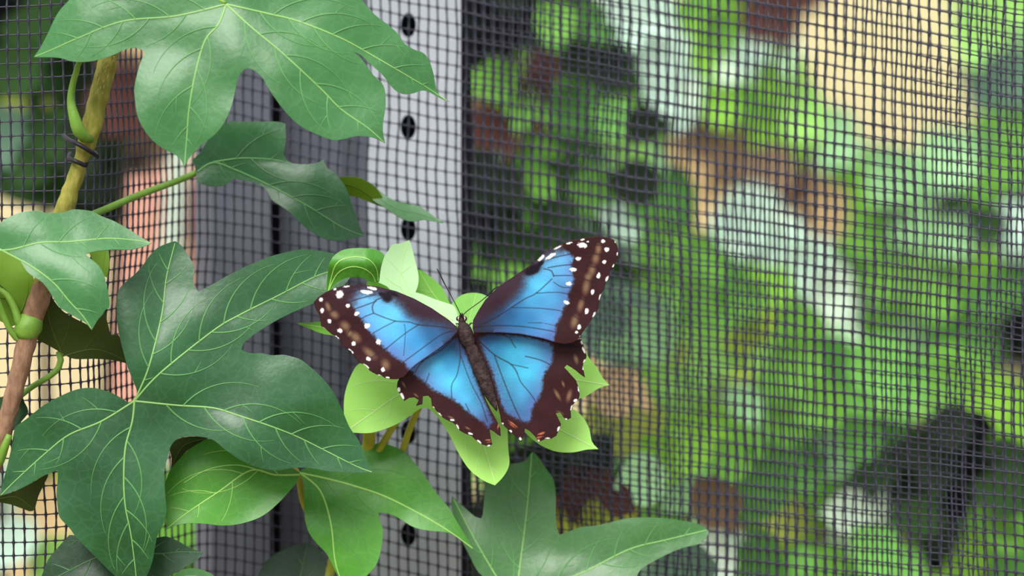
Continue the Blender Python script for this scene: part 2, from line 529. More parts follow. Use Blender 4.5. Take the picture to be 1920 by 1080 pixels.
# (x, y, colour) seen through the net
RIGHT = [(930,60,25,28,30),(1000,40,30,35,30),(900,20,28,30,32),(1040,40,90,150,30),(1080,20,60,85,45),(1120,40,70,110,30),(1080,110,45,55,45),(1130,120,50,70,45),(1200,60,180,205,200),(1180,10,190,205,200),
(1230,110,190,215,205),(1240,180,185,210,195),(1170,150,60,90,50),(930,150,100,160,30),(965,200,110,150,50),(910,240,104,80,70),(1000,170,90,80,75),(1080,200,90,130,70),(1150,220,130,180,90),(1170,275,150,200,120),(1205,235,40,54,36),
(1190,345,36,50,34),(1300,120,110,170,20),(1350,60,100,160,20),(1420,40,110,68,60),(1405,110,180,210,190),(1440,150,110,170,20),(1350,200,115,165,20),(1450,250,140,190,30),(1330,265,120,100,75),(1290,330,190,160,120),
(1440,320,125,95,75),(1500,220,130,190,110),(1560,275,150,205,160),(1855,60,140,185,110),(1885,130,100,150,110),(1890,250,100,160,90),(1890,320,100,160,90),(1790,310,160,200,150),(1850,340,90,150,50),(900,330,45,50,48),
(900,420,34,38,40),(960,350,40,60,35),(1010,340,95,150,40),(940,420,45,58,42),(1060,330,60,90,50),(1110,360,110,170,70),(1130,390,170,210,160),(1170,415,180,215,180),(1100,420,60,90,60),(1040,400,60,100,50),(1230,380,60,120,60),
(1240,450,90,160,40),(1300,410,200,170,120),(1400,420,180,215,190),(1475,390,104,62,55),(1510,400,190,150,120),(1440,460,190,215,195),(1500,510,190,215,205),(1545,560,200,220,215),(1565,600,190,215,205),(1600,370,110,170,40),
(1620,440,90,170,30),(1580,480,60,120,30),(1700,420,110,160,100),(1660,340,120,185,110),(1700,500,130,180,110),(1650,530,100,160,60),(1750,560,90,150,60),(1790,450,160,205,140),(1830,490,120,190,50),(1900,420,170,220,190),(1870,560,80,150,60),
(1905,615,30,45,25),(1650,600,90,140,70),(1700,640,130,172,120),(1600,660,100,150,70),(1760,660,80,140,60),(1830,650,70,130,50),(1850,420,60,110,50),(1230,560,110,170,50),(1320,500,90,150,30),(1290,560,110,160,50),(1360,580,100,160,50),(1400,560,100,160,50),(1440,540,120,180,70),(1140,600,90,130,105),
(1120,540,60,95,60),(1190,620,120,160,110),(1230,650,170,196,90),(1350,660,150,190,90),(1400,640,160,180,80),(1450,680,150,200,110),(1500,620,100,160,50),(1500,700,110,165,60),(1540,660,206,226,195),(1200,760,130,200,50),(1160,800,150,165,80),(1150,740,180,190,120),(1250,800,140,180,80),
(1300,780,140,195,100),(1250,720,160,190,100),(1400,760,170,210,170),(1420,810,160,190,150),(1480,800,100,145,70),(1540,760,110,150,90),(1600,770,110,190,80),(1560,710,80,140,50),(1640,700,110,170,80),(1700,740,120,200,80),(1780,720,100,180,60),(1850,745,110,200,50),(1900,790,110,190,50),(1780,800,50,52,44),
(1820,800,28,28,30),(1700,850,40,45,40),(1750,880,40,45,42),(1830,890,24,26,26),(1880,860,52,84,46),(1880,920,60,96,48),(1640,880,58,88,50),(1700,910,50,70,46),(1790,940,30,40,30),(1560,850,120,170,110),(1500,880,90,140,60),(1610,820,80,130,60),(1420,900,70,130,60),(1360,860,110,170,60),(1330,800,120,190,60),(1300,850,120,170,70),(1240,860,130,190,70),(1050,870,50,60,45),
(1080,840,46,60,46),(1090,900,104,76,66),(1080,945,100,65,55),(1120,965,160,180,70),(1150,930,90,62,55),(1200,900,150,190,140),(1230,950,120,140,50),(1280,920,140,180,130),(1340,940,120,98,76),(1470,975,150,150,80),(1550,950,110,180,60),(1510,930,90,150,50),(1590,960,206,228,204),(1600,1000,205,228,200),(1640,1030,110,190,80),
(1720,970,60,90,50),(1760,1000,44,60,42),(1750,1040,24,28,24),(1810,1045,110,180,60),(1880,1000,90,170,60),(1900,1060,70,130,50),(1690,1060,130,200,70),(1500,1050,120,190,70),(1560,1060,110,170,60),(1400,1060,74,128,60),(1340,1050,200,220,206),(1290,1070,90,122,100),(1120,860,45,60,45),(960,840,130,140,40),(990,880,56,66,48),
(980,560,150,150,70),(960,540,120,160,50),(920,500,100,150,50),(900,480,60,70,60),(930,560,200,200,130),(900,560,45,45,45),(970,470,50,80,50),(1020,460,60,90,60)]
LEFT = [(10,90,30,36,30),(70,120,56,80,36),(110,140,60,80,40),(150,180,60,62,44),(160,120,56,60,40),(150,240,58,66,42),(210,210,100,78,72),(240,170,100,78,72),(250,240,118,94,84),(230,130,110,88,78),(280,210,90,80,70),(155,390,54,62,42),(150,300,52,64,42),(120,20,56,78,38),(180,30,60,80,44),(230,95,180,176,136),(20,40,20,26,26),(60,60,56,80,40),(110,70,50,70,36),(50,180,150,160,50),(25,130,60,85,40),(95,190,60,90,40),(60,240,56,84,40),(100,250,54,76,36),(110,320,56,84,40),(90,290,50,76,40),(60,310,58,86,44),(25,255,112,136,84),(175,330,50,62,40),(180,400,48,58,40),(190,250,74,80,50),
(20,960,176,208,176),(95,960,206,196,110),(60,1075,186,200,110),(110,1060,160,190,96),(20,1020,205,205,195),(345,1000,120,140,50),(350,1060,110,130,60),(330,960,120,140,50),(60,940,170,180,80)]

REG = {
 'a': ('garden_shrub', 'out of focus dark shrub with pale sheen painted on its leaves right beside the post', 'shrub'),
 'b': ('garden_shrub', 'blurred yellow green bush behind the net at upper centre right', 'shrub'),
 'c': ('garden_shrub', 'blurred leafy bush at the right edge below the cream patch', 'shrub'),
 'd': ('garden_shrub', 'blurred light green bush behind the net right of the butterfly', 'shrub'),
 'e': ('garden_shrub', 'blurred shrub with a black hollow in the lower right corner', 'shrub'),
 'f': ('garden_shrub', 'blurred olive and brown undergrowth below the butterfly', 'shrub'),
 'g': ('garden_shrub', 'dark blurred bush behind the net at the upper left corner', 'shrub'),
 'h': ('garden_shrub', 'blurred yellow and green plant at the bottom left corner', 'shrub')}
def region(x, y):
    if x < 420: return 'g' if y < 600 else 'h'
    if x < 1270 and y < 580: return 'a'
    if x < 1560 and y < 420: return 'b'
    if x >= 1560 and y < 690: return 'c'
    if x >= 1440 and y >= 690: return 'e'
    if y >= 820 or x < 1200: return 'f'
    return 'd'
SHRUB = {}
SH_POS = {'a': (1050, 0.60), 'b': (1400, 1.30), 'c': (1760, 1.68), 'd': (1350, 0.96), 'e': (1700, 0.60), 'f': (1150, 0.28), 'g': (80, 0.75), 'h': (80, 0.9)}
M['twig'] = mat_new('shrub_twig', (84, 72, 56), 0.8, 0.2, 0.2, 30)
for k, (nm, lb, ct) in REG.items():
    px, Y = SH_POS[k]
    c = at(px, 540, Y + 0.12)
    e = empty(nm, (c.x, c.y, FLOOR_Z), lb, ct, 'shrubs behind the net')
    SHRUB[k] = e
    for s in range(3):
        top = {'a': 300, 'b': 200, 'c': 350, 'd': 640, 'e': 850, 'f': 950, 'g': 120, 'h': 1000}[k]
        zt = at(px, top, Y).z
        ox = (s - 1) * 0.03
        chain = [Vector((c.x + ox * 0.2, c.y, FLOOR_Z)), Vector((c.x + ox, c.y + 0.02, (FLOOR_Z + zt) / 2)), Vector((c.x + ox * 2.2, c.y, zt))]
        V, F = tube(chain, [0.007, 0.005, 0.003], 6)
        mesh_obj('stem', V, F, M['twig'], e)

def put_leaf(x, y, col, size, Y, rg, ang=None):
    k = nearest(col)
    me = bg_mesh(k, rng.random() < 0.75)
    o = bpy.data.objects.new('leaf', me)
    COL.objects.link(o)
    L = size * (Y + CAM_D) / FPX
    o.scale = (L * 1.5, L, L * 1.15)
    a = rng.uniform(-2.6, -0.5) if ang is None else ang
    o.rotation_euler = (rng.uniform(-0.35, 0.35), a, rng.uniform(-0.5, 0.5))
    o.location = at(x, y, Y)
    setpar(o, SHRUB[rg])
for tbl, lo, hi in ((RIGHT, 0.75, 1.5), (LEFT, 0.6, 1.0)):
    for (x, y, r, g, b) in tbl:
        rg = region(x, y)
        Y0 = SH_POS[rg][1]
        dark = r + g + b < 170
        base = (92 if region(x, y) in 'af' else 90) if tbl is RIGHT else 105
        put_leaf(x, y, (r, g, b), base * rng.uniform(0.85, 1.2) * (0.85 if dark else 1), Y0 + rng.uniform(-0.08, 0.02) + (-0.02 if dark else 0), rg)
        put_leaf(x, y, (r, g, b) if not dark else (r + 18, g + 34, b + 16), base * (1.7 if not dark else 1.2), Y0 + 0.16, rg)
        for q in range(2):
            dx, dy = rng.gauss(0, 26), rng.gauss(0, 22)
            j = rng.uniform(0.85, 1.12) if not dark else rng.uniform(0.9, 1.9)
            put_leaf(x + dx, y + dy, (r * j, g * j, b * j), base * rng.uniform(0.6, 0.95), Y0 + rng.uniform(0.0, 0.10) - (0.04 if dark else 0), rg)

# taller hedges further back, filling the view between the shrubs
BARE = [(1620,100,150),(1700,60,150),(1700,200,150),(1800,150,150),(1750,280,110),(1200,470,60),(1160,540,60),(1250,520,60),(1310,380,75),(1180,680,65),(1300,650,65),(1350,480,50),(1400,960,70),(930,560,50)]
for lb, x0, x1, hx, hy in (('blurred mixed hedge far behind the net, right of the butterfly', 880, 1500, 1180, 2.25), ('blurred green hedge in front of the cream wall at far right', 1500, 2300, 1800, 2.66)):
    c = at(hx, 540, hy)
    h = empty('garden_hedge', (c.x, c.y, FLOOR_Z), lb, 'hedge', 'hedges far behind the net')
    for s_ in (-1, 0, 1):
        V, F = tube([Vector((c.x + s_ * 0.12, c.y + 0.06, FLOOR_Z)), Vector((c.x + s_ * 0.14, c.y + 0.08, -0.2)), Vector((c.x + s_ * 0.17, c.y + 0.06, 0.1))], [0.012, 0.009, 0.004], 6)
        mesh_obj('stem', V, F, M['twig'], h)
    n_ = 0
    while n_ < 270:
        x, y = rng.uniform(x0, x1), rng.uniform(-60, 1180)
        n_ += 1
        if any((x - bx) ** 2 + (y - by) ** 2 < br * br for bx, by, br in BARE): continue
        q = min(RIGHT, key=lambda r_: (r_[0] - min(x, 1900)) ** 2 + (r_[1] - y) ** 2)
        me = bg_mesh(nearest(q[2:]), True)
        o = bpy.data.objects.new('leaf', me)
        COL.objects.link(o)
        Y = hy + rng.uniform(-0.08, 0.14)
        L = rng.uniform(80, 125) * (Y + CAM_D) / FPX
        o.scale = (L * 1.4, L, L * 1.15)
        o.rotation_euler = (rng.uniform(-0.35, 0.35), rng.uniform(-2.6, -0.5), rng.uniform(-0.5, 0.5))
        o.location = at(x, y, Y)
        setpar(o, h)

# things on the left seen between post and stem
def lathe_box(name, px0, px1, py0, py1, Y, depth, mat, label, cat, lean=0.0, bev=0.008):
    a, b = at(px0, py1, Y), at(px1, py0, Y)
    bm = bmesh.new()
    bmesh.ops.create_cube(bm, size=1.0)
    for v in bm.verts:
        z = v.co.z + 0.5
        v.co = Vector(((a.x + b.x) / 2 + v.co.x * (b.x - a.x) + lean * (z - 0.5), Y + depth / 2 + v.co.y * depth, a.z + z * (b.z - a.z)))
    bmesh.ops.bevel(bm, geom=list(bm.edges), offset=bev, segments=2, affect='EDGES')
    me = bpy.data.meshes.new(name); bm.to_mesh(me); bm.free()
    me.materials.append(mat)
    o = bpy.data.objects.new(name, me); COL.objects.link(o)
    return tag(o, label, cat)
zf = lambda Y: 540 + (-FLOOR_Z) * FPX / (Y + CAM_D)
lathe_box('plaster_pillar', 205, 392, 90, zf(1.5), 1.5, 0.14, M['salmon'], 'salmon pink plastered pillar, blurred, left of the steel post', 'pillar')
lathe_box('garden_stake', 262, 298, 270, zf(1.25), 1.25, 0.03, M['mint_paint'], 'pale mint painted stake leaning before the pink pillar', 'stake', lean=0.05, bev=0.003)
lathe_box('clay_block', 300, 400, 340, 440, 1.38, 0.10, M['rust'], 'dark red block against the pink pillar beside the post', 'block', bev=0.006)

# ------------------------------------------------------------------ ivy: leaves, petioles, stem
IVY = empty('climbing_ivy', at(-60, 540, -0.004), 'glossy green climbing ivy vine tied to the net, butterfly on its young leaves', 'plant')
IVY.location.z = FLOOR_Z

def build_leaf(name, outline, mains, mat, Y0, tilt=(0, 0), fold=0.30, fs=38.0, bend=0.0, base=None, vmat='vein', smat='vein_dim', side=True,
               grid=7.0, vw=3.6, label=None, wav=0.0026, smooth=True, extra=(), sw=3.1, parent=None, seed=0.0, curve=None):
    O = catmull(outline, 7.0, True) if smooth else corner_smooth(outline, 5.0)
    ML = [catmull(m, 6.0) for m in mains]
    ctr = O.mean(0)
    bs = np.array(base if base else (mains[0][0] if mains else ctr), float)
    def depth(P):
        P = np.asarray(P, float)[:, :2]
        Y = Y0 + (tilt[0] * (P[:, 0] - ctr[0]) + tilt[1] * (P[:, 1] - ctr[1])) * PXM
        if ML:
            dv = np.full(len(P), 0.0)
            acc = np.zeros(len(P))
            for m in ML: acc += np.exp(-seg_dist(P, m) / (fs * 0.5))
            dv = -np.log(np.clip(acc, 1e-9, None)) * fs * 0.5
            dv = np.clip(dv, -fs, None)
            dv = fs * (1 - np.exp(-(dv + fs) / (1.6 * fs)))
            Y = Y - fold * dv * PXM
        r = np.hypot(P[:, 0] - bs[0], P[:, 1] - bs[1])
        Y = Y + bend * (r / 250.0) ** 2 * 250 * PXM
        if curve: Y = Y + curve(P) * PXM
        if wav: Y = Y + vnoise(P, 150.0, 3.1 + seed) * wav * 1.6 + vnoise(P, 55.0, 8.4 + seed) * wav * 0.18
        return Y
    V2, F = fill_outline(O, grid)
    V3 = at_np(V2, depth(V2))
    o = mesh_obj(name, V3, F, M[mat], parent or IVY)
    sm = o.modifiers.new('thickness', 'SOLIDIFY')
    sm.thickness = 0.00022
    sm.offset = -1
    es = o.modifiers.new('crisp_rim', 'EDGE_SPLIT')
    es.split_angle = math.radians(55)
    if label: o['label'] = label
    # veins
    def ribbon(store, line, w0, w1):
        L = np.asarray(line)[:, :2]
        n = len(L)
        if n < 2: return
        T = np.gradient(L, axis=0)
        T /= np.maximum(np.linalg.norm(T, axis=1, keepdims=True), 1e-6)
        Nn = np.stack([-T[:, 1], T[:, 0]], 1)
        w = np.linspace(w0, w1, n)[:, None] / 2
        A, B = L + Nn * w, L - Nn * w
        b0 = len(store[0])
        pa, pb, pc = at_np(A, depth(A) - 0.00008), at_np(B, depth(B) - 0.00008), at_np(L, depth(L) - 0.00008 - w[:, 0] * 1.1 * PXM)
        for i in range(n):
            store[0].extend([pa[i], pc[i], pb[i]])
        for i in range(n - 1):
            q = b0 + 3 * i
            store[1].extend([(q, q + 1, q + 4, q + 3), (q + 1, q + 2, q + 5, q + 4)])
    mv, sv = ([], []), ([], [])
    for m in ML: ribbon(mv, m, vw, 1.5)
    for e in extra: ribbon(mv, catmull(e, 5.0), vw * 0.7, 1.2)
    if side:
        lr = random.Random(int(abs(ctr[0] * 7 + ctr[1])))
        for mi, m in enumerate(ML):
            n = len(m)
            tot = np.linalg.norm(np.diff(m, axis=0), axis=1).sum()
            pos = 0.14 * tot if tot > 120 else 0.2 * tot
            stepl = tot / n
            sgn = 1
            while pos < tot * 0.9:
                i = min(n - 2, int(pos / stepl))
                t = m[i + 1] - m[i]
                a0 = math.atan2(t[1], t[0])
                a = a0 + sgn * math.radians(lr.uniform(44, 58))
                p = m[i].copy()
                line = [p.copy()]
                for st in range(26):
                    a -= sgn * math.radians(2.7)
                    p = p + np.array([math.cos(a), math.sin(a)]) * 6.0
                    if not inside(p[None], O)[0] or seg_dist(p[None], O, True)[0] < 7: break
                    if st > 2 and any(seg_dist(p[None], q)[0] < 9 for qi, q in enumerate(ML) if qi != mi): break
                    line.append(p.copy())
                    if st in (5, 10) and lr.random() < 0.22:       # forked side vein
                        a2 = a + sgn * (1 if lr.random() < 0.5 else -1) * math.radians(42)
                        p2 = p.copy(); l2 = [p2.copy()]
                        for s2 in range(lr.randint(4, 9)):
                            p2 = p2 + np.array([math.cos(a2), math.sin(a2)]) * 5.0
                            a2 -= sgn * 0.04
                            if not inside(p2[None], O)[0] or seg_dist(p2[None], O, True)[0] < 6: break
                            l2.append(p2.copy())
                        if len(l2) > 2: ribbon(sv, np.array(l2), sw * 0.6, 0.5)
                if len(line) > 2: ribbon(sv, np.array(line), sw, 0.7)
                sgn = -sgn
                pos += lr.uniform(24, 40)
    if mv[0]: mesh_obj('main_veins', mv[0], mv[1], M[vmat], o)
    if sv[0]: mesh_obj('side_veins', sv[0], sv[1], M[smat], o)
    return o

# big leaf along the top
build_leaf('leaf', [(63,107),(108,108),(135,115),(158,116),(185,112),(215,102),(235,93),(255,90),(268,95),(271,101),(265,113),(258,135),(252,165),(253,185),(257,215),(268,240),(285,262),(305,278),(325,288),(338,298),(346,313),
    (352,300),(362,288),(380,270),(405,250),(420,230),(432,205),(440,175),(446,148),(455,133),(465,128),(478,133),(492,146),(503,165),(520,190),(540,215),(562,235),(590,250),(615,260),(632,263),(655,258),(672,255),(700,258),(722,269),
    (718,245),(719,225),(723,200),(722,170),(715,155),(702,143),(690,127),(676,108),(662,97),(676,103),(697,122),(717,140),(732,160),(745,172),(760,177),(775,175),(790,170),(802,171),(815,178),(830,186),(843,191),
    (824,178),(818,165),(812,135),(805,115),(795,100),(775,92),(757,80),(745,62),(725,45),(700,25),(685,8),(668,-14),(630,-38),(580,-48),(520,-46),(470,-28),(440,-12),(425,-4),(408,-12),(370,-28),(300,-46),(220,-42),(150,-16),(125,5),(110,22),(100,40),(90,62),(75,90)],
    [[(424,8),(330,30),(230,40),(145,72),(100,92),(66,106)],[(424,8),(410,45),(385,75),(368,130),(355,200),(350,260),(346,310)],[(424,8),(470,50),(530,100),(600,165),(640,205),(690,240),(720,267)],[(424,8),(500,25),(560,40),(640,72),(700,105),(760,140),(802,165),(838,189)]],
    'leaf', -0.030, tilt=(0.03, -0.25), bend=0.10, smooth=False, label='large lobed leaf reaching across the top left')
# large leaf left of the butterfly
build_leaf('leaf', [(0,930),(22,922),(45,913),(82,892),(108,882),(108,900),(106,925),(108,950),(112,970),(130,990),(145,1010),(165,1030),(185,1050),(205,1070),(222,1085),(245,1102),(258,1106),(275,1080),(285,1055),(290,1030),(295,1005),(305,985),(312,960),(310,930),(308,900),(309,880),(315,855),(321,835),(335,822),(360,818),(383,820),
    (400,825),(425,845),(455,865),(490,878),(520,882),(545,878),(575,877),(620,884),(660,886),(699,886),(690,868),(680,845),(672,825),(655,800),(640,765),(625,735),(610,715),(590,695),(565,675),(545,668),(530,665),(510,666),(490,662),(470,662),(453,656),(456,645),(470,632),(490,618),(520,600),(550,585),(580,572),(612,558),(640,540),(668,505),
    (655,490),(640,480),(620,474),(590,469),(560,468),(520,477),(490,487),(460,500),(430,515),(400,532),(385,540),(372,546),(366,538),(362,522),(365,505),(360,490),(350,475),(340,460),(328,452),(312,457),(295,465),(280,480),(270,495),(255,512),(240,525),(225,540),(219,560),(219,590),(222,620),(230,655),(240,690),(250,715),(257,735),(253,750),
    (240,755),(225,745),(205,735),(180,728),(155,728),(130,735),(95,752),(75,765),(50,785),(30,800),(25,815),(20,845),(12,880),(5,905)],
    [[(252,752),(275,700),(292,640),(305,580),(312,520),(328,456)],[(252,752),(300,700),(400,620),(450,590),(520,555),(600,515),(660,502)],[(252,752),(330,760),(400,765),(450,780),(510,800),(560,820),(620,850),(670,875),(697,885)],[(252,752),(248,790),(235,840),(232,900),(235,950),(245,1000),(253,1060),(257,1102)],[(252,752),(190,790),(130,815),(85,850),(30,900),(2,928)]],
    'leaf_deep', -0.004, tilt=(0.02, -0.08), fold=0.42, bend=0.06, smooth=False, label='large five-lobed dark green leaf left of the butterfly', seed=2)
# leaf at the left edge
build_leaf('leaf', [(-30,440),(0,418),(15,408),(40,398),(70,395),(85,399),(105,399),(120,398),(135,393),(150,393),(172,396),(190,405),(215,415),(245,432),(265,445),(284,456),(270,462),(245,468),(215,468),(185,470),(160,476),(170,485),(185,498),(195,515),(200,535),(206,565),(205,578),(198,580),(192,590),(183,600),(172,619),
    (160,605),(145,597),(125,585),(110,575),(95,550),(80,530),(62,518),(50,508),(40,492),(28,480),(12,470),(-10,464),(-34,456)],
    [[(-30,470),(20,468),(75,455),(130,453),(200,447),(250,450),(282,456)],[(-30,452),(20,478),(60,500),(100,530),(130,565),(155,592),(171,616)]],
    'leaf', -0.022, tilt=(0.05, -0.30), fold=0.4, bend=0.05, smooth=False, seed=4)
# dark leaf behind the top one
build_leaf('leaf', [(372,290),(395,255),(410,240),(430,228),(460,228),(490,228),(520,228),(535,232),(536,262),(531,290),(545,305),(575,308),(598,304),(606,298),(614,315),(632,328),(650,355),(660,385),(668,405),(675,425),(683,443),(660,447),(635,452),(610,448),(585,435),(560,415),(545,400),(525,385),(510,375),(500,357),(480,343),(455,338),(440,335),(425,345),(405,350),(385,347),(370,342),(368,330),(365,310),(360,298)],
    [[(370,322),(400,305),(440,318),(500,345),(575,385),(640,425),(681,442)],[(400,304),(450,297),(500,298),(532,303)]],
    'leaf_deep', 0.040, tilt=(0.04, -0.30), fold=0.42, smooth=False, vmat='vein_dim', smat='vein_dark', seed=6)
e_ = build_leaf('leaf', [(704,352),(725,368),(745,378),(770,383),(785,386),(800,395),(815,407),(832,418),(812,415),(795,412),(775,415),(760,413),(745,405),(730,395),(718,387),(700,376),(692,360)],
    [[(700,364),(740,389),(790,402),(830,417)]], 'leaf', 0.046, tilt=(0.0, -0.5), fold=0.2, side=False, vmat='vein_dim', vw=1.5)
build_leaf('curled_lobe', [(622,336),(640,332),(665,332),(685,338),(705,352),(716,368),(721,388),(695,380),(670,370),(645,365),(628,355),(621,346)],
    [[(622,341),(670,352),(716,384)]], 'leaf_olive', 0.045, tilt=(0.0, 0.4), fold=-0.2, side=False, vmat='leaf_olive', vw=1.2, parent=e_, label='olive underside of the curled lobe')
# bright leaf below the big one
build_leaf('leaf', [(392,823),(375,830),(355,842),(335,862),(320,880),(310,905),(305,930),(308,955),(312,975),(313,992),(330,985),(355,981),(385,982),(410,985),(440,984),(475,975),(500,962),(525,940),(545,918),(557,903),(562,886),(530,868),(490,850),(440,832)],
    [[(562,890),(520,893),(470,882),(410,922),(350,962),(314,990)][0:1] + [(515,890),(470,882),(410,922),(350,962),(314,990)]],
    'leaf_bright', 0.012, tilt=(0.04, -0.25), fold=0.25, smooth=False, vmat='vein_bright', smat='vein_bright', sw=1.5, label='bright green oval leaf under the big leaf', extra=[[(495,885),(445,872),(390,880),(345,905)]])
# two-lobed leaf, bottom middle
build_leaf('leaf', [(560,885),(600,862),(640,843),(680,834),(700,832),(725,833),(755,845),(775,865),(795,890),(815,920),(840,950),(855,975),(870,1000),(888,1030),(862,1008),(835,998),(805,995),(775,988),(745,970),(725,962),(710,962),(712,975),(718,995),(716,1020),(712,1040),(705,1060),(692,1075),(675,1090),(650,1096),(636,1084),(625,1062),(612,1038),(595,1020),(580,1000),(572,975),(570,945),(570,915),(567,900)],
    [[(562,887),(610,897),(660,910),(720,930),(790,965),(845,998),(886,1028)],[(562,887),(600,920),(620,980),(628,1050),(640,1090)]],
    'leaf_bright', 0.034, tilt=(0.02, -0.30), fold=0.40, bend=0.04, smooth=False, vmat='vein_bright', smat='vein_dim', sw=1.4, label='glossy two-lobed leaf at the bottom centre', seed=9)
# leaf at the bottom right of the butterfly
build_leaf('leaf', [(998,846),(1010,858),(1025,880),(1038,900),(1042,930),(1042,965),(1043,985),(1048,1003),(1065,997),(1090,988),(1120,985),(1150,978),(1175,972),(1210,970),(1250,972),(1290,978),(1315,985),(1329,996),(1325,1008),(1310,1020),(1285,1026),(1260,1035),(1230,1050),(1205,1065),(1195,1078),(1190,1095),(1120,1130),(1020,1150),(950,1130),(915,1090),(895,1070),(882,1045),(868,1018),(858,995),(850,965),(846,945),(848,930),(860,942),(875,955),(890,968),(902,972),(905,965),(908,935),(912,905),(925,885),(950,872),(980,866),(990,858)],
    [[(965,1140),(975,1060),(985,980),(992,910),(997,850)],[(965,1140),(1030,1100),(1100,1070),(1180,1030),(1250,1012),(1325,994)],[(965,1140),(930,1080),(895,1020),(850,935)]],
    'leaf_grey', 0.046, tilt=(-0.03, -0.25), fold=0.45, smooth=False, seed=12, label='grey green lobed leaf at the bottom right of the butterfly')
# young leaves the butterfly sits on
build_leaf('leaf', [(648,810),(645,780),(645,750),(650,725),(660,700),(672,683),(700,672),(760,655),(820,640),(880,640),(1000,640),(1085,648),(1105,672),(1120,690),(1130,708),(1143,722),(1125,727),(1100,742),(1075,752),(1064,764),(1080,770),(1095,785),(1105,805),(1110,828),(1122,842),(1100,843),(1075,848),(1045,847),(1020,838),(1000,825),(975,802),(956,790),(952,800),(953,840),(955,870),(945,892),(928,910),(905,900),(880,880),(860,850),(845,820),(830,795),(815,775),(800,765),(790,765),(775,775),(750,792),(720,805),(690,812)],
    [[(860,680),(800,715),(740,745),(690,780),(650,808)],[(860,680),(880,760),(905,830),(928,905)],[(860,680),(960,750),(1040,800),(1118,841)],[(860,680),(980,690),(1080,712),(1140,722)]],
    'leaf_young', 0.022, tilt=(0.0, -0.28), fold=0.12, smooth=False, vmat='vein_pale', smat='vein_pale', vw=1.8, sw=1.0, wav=0.0010, label='pale young lobed leaf under the butterfly')
build_leaf('leaf', [(767,450),(752,456),(735,459),(728,470),(720,482),(714,505),(710,530),(706,545),(730,556),(770,575),(820,600),(860,612),(858,590),(852,575),(843,570),(818,562),(793,552),(779,548),(783,537),(785,523),(783,507),(778,487),(772,463)],
    [[(850,600),(790,572),(755,545),(752,500),(765,455)]], 'leaf_pale', 0.017, tilt=(0.0, -0.22), fold=0.25, smooth=False, vmat='vein_pale', smat='vein_pale', vw=1.8, sw=1.0, wav=0.001, label='mint pale young leaf pointing up behind the left wing')
build_leaf('leaf', [(785,505),(802,515),(818,528),(830,540),(836,552),(842,565),(850,590),(820,600),(780,580),(770,550),(772,520)],
    [[(850,592),(815,555),(787,510)]], 'leaf_lime', 0.029, tilt=(0.0, -0.2), fold=0.2, vmat='vein_bright', smat='vein_bright', vw=1.6, sw=1.0, wav=0.0008, label='small lime green leaf left of the antennae')
build_leaf('leaf', [(836,592),(850,566),(868,552),(893,549),(913,555),(928,568),(930,600),(900,640),(860,640),(840,620)],
    [[(870,640),(880,600),(893,552)]], 'leaf_lime', 0.024, tilt=(0.0, -0.3), fold=0.2, vmat='vein_bright', smat='vein_bright', vw=1.4, sw=0.9, wav=0.0008, label='small lime green leaf behind the butterfly head')
build_leaf('leaf', [(556,606),(580,605),(602,603),(640,606),(660,620),(650,632),(618,628),(602,625),(582,617)],
    [[(670,620),(610,614),(560,607)]], 'leaf_lime', 0.015, fold=0.2, side=False, vmat='vein_bright', vw=1.4, wav=0.0005, label='pointed green leaf tip left of the left wing')
# curled leaf over the left wing
arc = lambda P: -20 * np.exp(-((P[:, 1] - 492) / 24.0) ** 2) + 20 * np.clip((P[:, 0] - 690) / 30.0, 0, 2)
build_leaf('leaf', [(612,552),(614,520),(618,492),(630,476),(645,468),(668,465),(693,466),(710,470),(721,479),(717,492),(713,508),(711,528),(703,531),(690,527),(683,522),(667,519),(650,521),(633,529),(622,541)],
    [[(616,545),(632,514),(655,501),(680,503),(698,515),(704,529)],[(616,545),(630,496),(660,482),(690,486),(706,504),(709,527)]],
    'leaf_bright', -0.004, fold=0.35, fs=16, side=False, vmat='vein_bright', vw=2.2, wav=0.0, curve=arc, label='glossy curled leaf arching above the left wing')
build_leaf('leaf', [(688,529),(700,527),(715,532),(730,541),(725,552),(700,548),(685,540)], [[(690,534),(726,546)]], 'leaf_lime', 0.008, side=False, vmat='vein_bright', vw=1.2, wav=0)
# leaves in shade on the left and along the bottom
build_leaf('leaf', [(60,600),(80,572),(95,555),(120,585),(170,612),(195,578),(200,600),(207,628),(222,628),(236,655),(246,684),(215,676),(180,673),(140,673),(120,665),(95,650),(65,635)],
    [[(118,668),(95,610),(88,570)],[(118,668),(180,655),(240,678)]], 'leaf_under', 0.006, tilt=(0.06, 0.15), fold=-0.2, vmat='vein_under', smat='vein_under', smooth=False, vw=2.2, sw=1.0, label='dark olive underside of a leaf beside the stem')
build_leaf('leaf', [(-24,462),(0,465),(15,470),(35,485),(50,505),(62,518),(64,540),(57,575),(42,602),(22,612),(0,602),(-24,590)],
    [[(40,606),(24,560),(0,535),(-20,520)]], 'leaf_olive', 0.0, tilt=(0.3, -0.2), fold=-0.35, vmat='leaf_under', smat='leaf_olive', smooth=False, vw=5, label='bright olive leaf at the left edge by the stem node')
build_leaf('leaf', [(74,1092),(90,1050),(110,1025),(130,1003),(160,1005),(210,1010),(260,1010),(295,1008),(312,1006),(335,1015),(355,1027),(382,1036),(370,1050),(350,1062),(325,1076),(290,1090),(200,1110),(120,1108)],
    [[(220,1030),(170,1050),(120,1075),(85,1092)],[(220,1030),(290,1038),(340,1035),(380,1036)]], 'leaf_dark', 0.008, tilt=(0.06, -0.15), fold=0.3, vmat='vein_dark', smat='vein_dark', smooth=False, label='dark shaded leaf in the bottom left')
